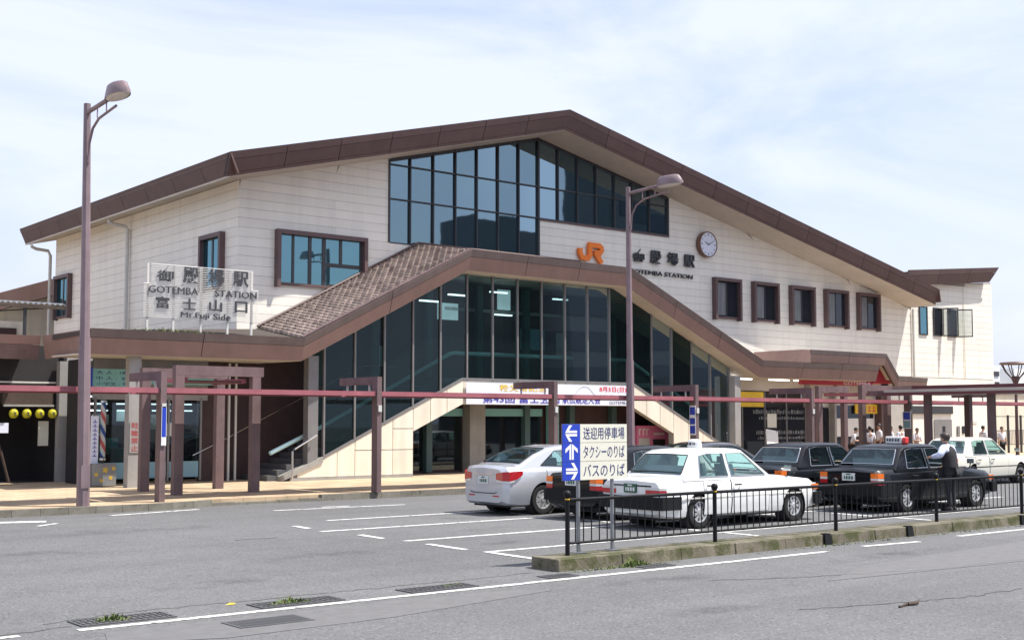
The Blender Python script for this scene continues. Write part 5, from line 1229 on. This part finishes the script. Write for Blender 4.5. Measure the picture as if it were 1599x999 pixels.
# =================================================================== signs and small things on the forecourt
def notice(name, label, x, y, w, z0, z1, bands, cat='notice', d=.01):
    t = thing(name, label, cat, (x, y, z0)); MB().box(x-w/2, x+w/2, y-d, y, z0, z1).build('board', m_white, t)
    for a, b, mm in bands: MB().box(x-w/2+.01, x+w/2-.01, y-d-.003, y-d-.0005, z0+(z1-z0)*a, z0+(z1-z0)*b).build('print_band', mm, t)
notice('notice', 'tall narrow blue and white notice on the walkway post by the barber shop', 11.9, 27.47, .12, 1.45, 2.35, [(.02, .2, m_white), (.22, .97, m_blue)])
MB().box(11.83, 11.826, 27.5, 27.7, 1.45, 2.35)
t = thing('notice', 'blue and white notice on the side of the walkway post before the station stair', 'notice', (29.92, 27.63, 1.4))
MB().box(29.915, 29.925, 27.5, 27.76, 1.55, 2.5).build('board', m_white, t)
for a, b in ((1.6, 1.85), (1.9, 2.1), (2.2, 2.45)): MB().box(29.910, 29.913, 27.52, 27.74, a, b).build('print_band', m_blue, t)
t = thing('notice', 'blue bus pictogram notice on the post behind the waiting people', 'notice', (42, 27.63, 1.8))
MB().box(41.905, 41.925, 27.45, 27.8, 1.7, 2.35).build('board', m_white, t); MB().box(41.9, 41.903, 27.48, 27.77, 2.05, 2.33).build('print_band', m_blue, t); MB().box(41.9, 41.903, 27.48, 27.77, 1.73, 2.0).build('print_band', m_bluep, t)
BN = thing('banner', 'white race banner with blue and orange characters hung over the passage', 'banner', (29.6, 34.28, 2.6))
MB().box(25.75, 33.6, 34.26, 34.28, 2.58, 3.33).build('cloth', m_ban, BN)
wall_text('lettering', '秩父宮記念', m_yellow, 27.2, 29.4, 3.05, 3.29, 34.25, BN, 0, .03)
wall_text('lettering', '第43回 富士登山', m_violet, 26.45, 30.0, 2.63, 2.93, 34.25, BN, 0, .03)
wall_text('lettering', '駅伝競走大会', m_violet, 30.15, 32.05, 2.63, 2.93, 34.25, BN, 0, .03)
wall_text('lettering', '8月5日(日)', m_redbrt, 32.0, 33.4, 3.06, 3.28, 34.25, BN, 0, .03)
wall_text('lettering', '午前8時30分〜', m_letter, 32.0, 33.4, 2.86, 2.98, 34.25, BN, 0, 0)
wall_text('lettering', 'GOTEMBA', m_letter, 32.5, 33.5, 2.63, 2.74, 34.25, BN, 0, 0)
m = MB(); m.ribbon([(30.7, 2.9), (31.0, 3.2), (31.15, 3.27), (31.35, 3.27), (31.5, 3.2), (31.9, 2.85)], .02, 34.25, .004); m.build('mountain_outline', m_slat, BN)
PV = thing('vending_kiosk', 'pink kiosk panel with white lettering under the stair', 'kiosk', (36.3, 36, .15))
MB().box(35.4, 37.2, 35.7, 36.3, .15, 1.80).build('case', m_pinkv, PV); MB().box(35.5, 36.1, 35.69, 35.698, 1.0, 1.3).build('panel', m_slat, PV); MB().box(36.3, 37.0, 35.69, 35.698, .85, 1.25).build('panel', m_dark, PV)
wall_text('lettering', 'STY', m_white, 35.5, 36.1, 1.42, 1.68, 35.69, PV, 0, .0) if ('STY', .0) in TX else None
k = MB(); 
for x in (36.35, 36.48, 36.6, 36.72, 36.85): k.box(x, x+.09, 35.69, 35.697, 1.42, 1.52)
k.build('lettering', m_white, PV, kind='stuff'); k = MB()
for x in (35.5, 35.72, 35.92): k.box(x, x+.05, 35.69, 35.697, 1.42, 1.68); k.box(x+.051, x+.14, 35.69, 35.696, 1.63, 1.68)
k.build('lettering', m_white, PV, kind='stuff')
RS = thing('red_sign', 'red gabled sign board with white lettering over the shop front', 'sign', (48, 34.6, 3.7))
MB().box(44.3, 49.6, 34.5, 34.6, 3.60, 3.80).build('band', m_red, RS)
MB().xz([(49.6, 3.75), (51.3, 3.75), (50.55, 4.5), (50.2, 4.5)], 34.45, .9).build('peak', m_red, RS)
wall_text('lettering', 'GOTEMBA', m_white, 47.4, 49.5, 3.63, 3.77, 34.49, RS, 0, .0)
YS = thing('yellow_sign', 'yellow sign with red characters over the shop door behind a walkway post', 'sign', (51, 35.8, 2.5))
MB().box(50.1, 51.85, 35.80, 35.85, 2.33, 2.78).build('board', m_yellow, YS)
k = MB()
for x in (50.25, 50.6, 51.1, 51.45): k.box(x, x+.22, 35.79, 35.797, 2.42, 2.48); k.box(x+.09, x+.13, 35.789, 35.796, 2.482, 2.68); k.box(x+.02, x+.2, 35.79, 35.797, 2.60, 2.64)
k.build('character_mark', m_redbrt, YS)
AB = thing('easel_board', 'white easel board tilted in front of the dark shop windows', 'sign', (42.4, 34.6, .15))
MB().prism([(42.0, 34.5, .9), (42.75, 34.5, .75), (42.95, 34.7, 1.55), (42.15, 34.7, 1.65)], (0, .03, 0)).build('board', m_white, AB); MB().box(42.4, 43.0, 34.8, 34.83, 1.7, 2.3).build('poster', m_ivory, AB)
for x in (42.1, 42.8): MB().tube([(x, 34.55, .15), (x+.05, 34.72, 1.7)], .02, 6).build('leg', m_wood, AB)
# barber shop things
BP = thing('barber_pole', 'barber pole with red, white and blue spiral stripes', 'barber pole', (13.42, 35.2, .9))
pts = 24
bands = {0: m_dullred, 1: m_dullwhite, 2: m_dullblue, 3: m_dullwhite}
for bi in range(4):
    m = MB(); n = 24; H0, H1 = .98, 2.5; turns = 1.9
    for i in range(60):
        z0, z1 = H0+(H1-H0)*i/60, H0+(H1-H0)*(i+1)/60
        a0 = -turns*2*math.pi*i/60+bi*math.pi/2; a1 = -turns*2*math.pi*(i+1)/60+bi*math.pi/2
        for j in range(4):
            p0, p1 = a0+j*math.pi/8, a0+(j+1)*math.pi/8; q0, q1 = a1+j*math.pi/8, a1+(j+1)*math.pi/8; r = .075
            m.add([(13.42+r*math.cos(p0), 35.2+r*math.sin(p0), z0), (13.42+r*math.cos(p1), 35.2+r*math.sin(p1), z0), (13.42+r*math.cos(q1), 35.2+r*math.sin(q1), z1), (13.42+r*math.cos(q0), 35.2+r*math.sin(q0), z1)], [(0, 1, 2, 3)])
    m.build('stripe', bands[bi], BP, smooth=True, ang=180)
for z0, z1 in ((.86, .98), (2.5, 2.62)): MB().lathe([(.05, z0), (.1, z0+.03), (.1, z1-.03), (.05, z1)], (13.42, 35.2, 0), 'z', 14).build('end_cap', m_chrome, BP, smooth=True)
MB().tube([(13.42, 35.2, .15), (13.42, 35.2, .86)], .03, 8).build('stand', m_mull, BP)
NB = thing('notice_board', 'pale blue upright notice board with dark characters beside the barber pole', 'sign', (13.15, 35.15, .9))
MB().box(13.05, 13.26, 35.12, 35.17, .80, 2.15).build('board', m_ban, NB)
k = MB()
for i in range(9): z = 1.0+.12*i; k.box(13.10, 13.21, 35.11, 35.118, z, z+.02); k.box(13.145, 13.165, 35.109, 35.117, z+.022, z+.08)
k.build('character_mark', m_violet, NB)
MB().box(13.05, 13.08, 35.12, 35.17, .15, .8).build('leg', m_mull, NB); MB().box(13.23, 13.26, 35.12, 35.17, .15, .8).build('leg', m_mull, NB)
FB = thing('flower_box', 'grey box with yellow flower prints standing below the barber pole', 'planter', (13.35, 34.95, .15))
MB().box(13.0, 13.68, 34.8, 35.05, .17, .80).build('box', m_galv, FB, bevel=.01)
k = MB()
for x, z, s in ((13.1, .5, .05), (13.36, .62, .07), (13.52, .4, .05), (13.6, .66, .05), (13.25, .33, .05)):
    for i in range(5): a = i*1.257; k.xz([(x, z), (x+s*math.cos(a-.4), z+s*math.sin(a-.4)), (x+s*1.2*math.cos(a), z+s*1.2*math.sin(a)), (x+s*math.cos(a+.4), z+s*math.sin(a+.4))], 34.795-.0006*i, .004)
k.build('flower_print', m_yellow, FB)
PS = thing('price_board', 'pale teal lit price board above the barber shop window', 'sign', (13.7, 35.6, 3.2))
MB().box(13.2, 14.75, 35.55, 35.65, 2.98, 3.52).build('board', m_teal, PS)
for i, s in enumerate(('小学生 : 900', '中 人 :  800', '大 人 : 1800')): wall_text('lettering', s, m_navy, 13.32, 14.4, 3.03+.165*i, 3.14+.165*i, 35.545, PS, 0, 0)
MB().box(13.1, 13.195, 35.5, 35.65, 2.95, 3.55).build('stripe_end', m_blue, PS)
MB().box(14.75, 17.2, 35.55, 35.65, 3.1, 3.5).build('board', m_teal, PS)
NP = thing('column_notice', 'red and white no parking notice wrapped on the grey column', 'notice', (13.8, 33.83, 1.2))
MB().box(13.66, 13.94, 33.825, 33.845, 1.12, 1.98).build('sheet', m_colgrey, NP)
for i, ch in enumerate('駐輪禁止'): text_mesh(ch, .03); wall_text('character', ch, m_dullred, 13.70, 13.90, 1.80-.21*i, 1.97-.21*i, 33.82, NP, 0, .03)

# the station name board standing on the canopy
SB = thing('station_name_board', 'louvred station name board with dark characters standing on the left canopy', 'sign', (15.8, 33.9, 4.55))
BY = 33.85
for x in (14.12, 14.9, 15.75, 16.6, 17.38): MB().box(x-.03, x+.03, BY+.02, BY+.08, 4.48, 6.5).build('post', m_slat, SB)
z = 4.98
while z < 6.5:
    a, b = (13.98, 17.58) if z < 5.95 else (14.2, 17.36)
    MB().hexa([(a, BY-.01, z-.012), (b, BY-.01, z-.012), (b, BY+.018, z), (a, BY+.018, z), (a, BY-.01, z-.002), (b, BY-.01, z-.002), (b, BY+.018, z+.010), (a, BY+.018, z+.010)]).build('slat', m_slat, SB); z += .052
for i, ch in enumerate('御殿場駅'): text_mesh(ch, .03); wall_text('character', ch, m_letter, 14.36+.79*i, 14.86+.79*i, 6.0-.0*i, 6.46, BY-.06, SB, .04, .03)
wall_text('lettering', 'GOTEMBA', m_letter, 14.12, 15.62, 5.66, 5.86, BY-.06, SB, .04, .0); wall_text('lettering', 'STATION', m_letter, 16.15, 17.5, 5.66, 5.86, BY-.06, SB, .04, .0)
for i, ch in enumerate('富士山口'): text_mesh(ch, .03); wall_text('character', ch, m_letter, 14.34+.82*i, 14.74+.82*i, 5.22, 5.56, BY-.06, SB, .04, .03)
wall_text('lettering', 'Mt.Fuji', m_letter, 15.1, 15.98, 4.95, 5.15, BY-.06, SB, .04, .0); wall_text('lettering', 'Side', m_letter, 16.12, 16.65, 4.97, 5.15, BY-.06, SB, .04, .0)
weeds('roof_weeds', '', 14.6, 33.5, 1.6, .06, 220, z=4.53, h=.16)

# =================================================================== left shop and what stands behind it
LS = thing('shop_building', 'dark open fronted eating house under the low canopy at the left edge', 'building', (11, 38.5, 0))
xx = 4.0
k = 0
while xx < 12.3:
    a, b = xx+.01, min(xx+2.9, 12.34)-.01
    MB().prism([(a, 37.42, 4.53), (b, 37.42, 4.53), (b, 37.50, 4.27), (a, 37.50, 4.27)], (0, .06, 0)).build('fascia_panel', m_porch, LS); MB().prism([(a, 37.505, 4.255), (b, 37.505, 4.255), (b, 37.65, 3.83), (a, 37.65, 3.83)], (0, .06, 0)).build('fascia_panel', m_post, LS)
    xx += 2.9
MB().box(4, 12.3, 37.7, 46, 4.3, 4.46).build('roof', m_conc, LS)
MB().box(4, 13.3, 38.7, 39.0, 2.55, 4.3).build('upper_front', m_dark, LS); MB().box(4, 13.55, 41.5, 41.6, .15, 4.3).build('back_wall', m_dark, LS); MB().box(13.45, 13.55, 38.65, 41.49, .15, 4.3).build('side_wall', m_dark, LS); MB().box(4, 13.4, 38.65, 41.45, .151, .158).build('floor', m_dark, LS); MB().box(4, 13.3, 39.1, 41.4, 2.9, 2.95).build('ceiling', m_dark, LS)
MB().box(11.6, 13.1, 38.45, 38.6, 2.5, 2.9).build('name_board', m_wood, LS); MB().box(11.6, 13.1, 38.4, 38.44, 2.44, 2.5).build('board_rail', m_conc, LS)
MB().box(13.22, 13.5, 38.3, 38.6, .15, 3.83).build('column', m_colgrey, LS); MB().box(10.6, 13.2, 38.55, 38.6, 3.15, 3.2).build('tube_rail', m_slat, LS)
MB().box(12.75, 13.05, 38.7, 38.75, 1.25, 2.0).build('poster', m_ivory, LS); MB().box(11.45, 11.75, 38.35, 38.4, 1.65, 1.95).build('poster', m_ban, LS)
MB().tube([(11.45, 38.2, 1.3), (11.75, 38.2, .2)], .04, 6).build('board_leg', m_wood, LS)
for i in range(4):
    x = 11.92+.385*i
    ln = thing('lantern', ['yellow paper lantern farthest left in the row of four', 'yellow paper lantern second from the left in the row of four', 'yellow paper lantern second from the right in the row of four', 'yellow paper lantern farthest right in the row of four'][i], 'lantern', (x, 38.45, 2.22), 'yellow lanterns hung over the dark shop opening')
    MB().lathe([(.05, 2.09), (.10, 2.12), (.128, 2.18), (.134, 2.22), (.128, 2.27), (.10, 2.33), (.05, 2.36)], (x, 38.45, 0), 'z', 16).build('shade', m_lantern, ln, smooth=True)
    MB().lathe([(.05, 2.36), (.055, 2.39)], (x, 38.45, 0), 'z', 10).build('cap', m_wood, ln); MB().ribbon([(x-.04, 2.28), (x+.03, 2.25), (x-.02, 2.2), (x+.04, 2.17)], .018, 38.305, .012).build('mark', m_letter, ln)
LC = thing('corrugated_awning', 'rusty corrugated awning on a thin post above the left canopy', 'awning', (10, 43, 4.5))
m = MB(); n = 60
for i in range(n):
    y0, y1 = 40.5+6*i/n, 40.5+6*(i+1)/n
x = 6.0
while x < 14.6:
    m.hexa([(x, 42, 5.86), (x+.09, 42, 5.92), (x+.09, 45, 6.20), (x, 45, 6.14), (x, 42, 5.89), (x+.09, 42, 5.95), (x+.09, 45, 6.23), (x, 45, 6.17)]); m.hexa([(x+.09, 42, 5.92), (x+.18, 42, 5.86), (x+.18, 45, 6.14), (x+.09, 45, 6.20), (x+.09, 42, 5.95), (x+.18, 42, 5.89), (x+.18, 45, 6.17), (x+.09, 45, 6.23)]); x += .18
m.build('sheet', m_galv, LC)
MB().box(6, 14.6, 41.95, 42.0, 5.74, 5.84).build('edge_board', m_wood, LC); MB().tube([(13.33, 42.1, 4.46), (13.33, 42.1, 5.74)], .06, 8).build('post', m_mull, LC)
MB().tube([(7, 42.2, 5.0), (9.5, 42.2, 5.1), (11.6, 42.2, 5.5), (13.33, 42.2, 5.7), (14.3, 42.2, 5.8)], .02, 5).build('cable', m_mull, LC)
RB = thing('rear_building', 'cream building with a sloping brown roof behind the awning left of the station', 'building', (14, 58, 0))
zr = lambda x: 7.65+.34*(x-16.94)
MB().prism([(6, 58.0, .1), (24, 58.0, .1), (24, 58.0, zr(24)-.8), (6, 58.0, zr(6)-.8)], (0, 8, 0)).build('wall', m_panel, RB)
MB().prism([(5, 57.0, zr(5)-.75), (25, 57.0, zr(25)-.75), (25, 57.0, zr(25)), (5, 57.0, zr(5))], (0, 10, 0)).build('roof', m_brown, RB)
MB().box(14.0, 17.6, 55.5, 57.9, 4.0, 6.3).build('lean_to', m_panel, RB); MB().box(16.2, 17.2, 55.4, 55.5, 4.5, 6.0).build('door', m_maroon, RB)
# right edge: low wall, fence, distant hills
LW = thing('boundary_wall', 'pale low wall beyond the annex at the right edge', 'wall', (70, 39, 0))
MB().box(63.9, 90, 39, 39.3, .1, 3.5).build('wall', m_panel, LW); MB().box(63.9, 90, 38.9, 39.4, 3.5, 3.62).build('coping', m_conc, LW)
MF = thing('mesh_fence', 'dark mesh fence on posts before the pale low wall', 'fence', (66, 37.5, .15))
for i in range(9):
    x = 64.2+1.4*i; MB().box(x-.05, x+.05, 37.5, 37.6, .15, 2.3).build('post', m_mull, MF)
    for z in (.6, 1.4, 2.2): MB().box(x+.055, x+1.345, 37.53, 37.56, z, z+.04).build('rail', m_mull, MF)
    for k in range(8): MB().box(x+.15+.15*k, x+.165+.15*k, 37.535, 37.555, .645, 1.395).build('wire', m_mull, MF)
hl = MB(); n = 60; rows_ = 5
for j in range(rows_):
    for i in range(n+1):
        x = -300+2600*i/n; y = 900+j*120
        z = (38+14*math.sin(i*.41)+9*math.sin(i*1.13+1)+random.uniform(-2, 2))*(math.sin(math.pi*j/(rows_-1)))
        hl.v.append((x, y, z-1))
for j in range(rows_-1):
    for i in range(n): a = j*(n+1)+i; hl.f.append((a, a+1, a+n+2, a+n+1))
h = hl.build('hills', m_hill, smooth=True); h['kind'] = 'structure'
FB2 = thing('far_building', 'small white far building against the distant hills at the right edge', 'building', (250, 160, 0))
MB().box(242, 247, 140, 150, 0, 13.5).build('wall', m_white, FB2); MB().box(253, 257, 140, 150, 0, 13).build('wall', m_white, FB2)
for z in (9, 11.2): MB().box(242.5, 246.5, 139.8, 140, z, z+1).build('window', m_mull, FB2)
# office block across the square, mirrored in the hall glass
OB = thing('office_block', 'tall dark office block across the square, seen mirrored in the hall glass', 'building', (92, -30, 0))
MB().box(84, 118, -22, -16, 0, 28).build('wall', m_office, OB); MB().box(68, 83.9, -22, -17, 0, 20.5).build('wing', m_office, OB)
for i in range(8): MB().box(85, 117, -16, -15.9, 2+3.3*i, 3.8+3.3*i).build('window_band', m_gdark, OB)
for i in range(5): MB().box(69, 83, -17, -16.9, 2+3.3*i, 3.8+3.3*i).build('window_band', m_gdark, OB)
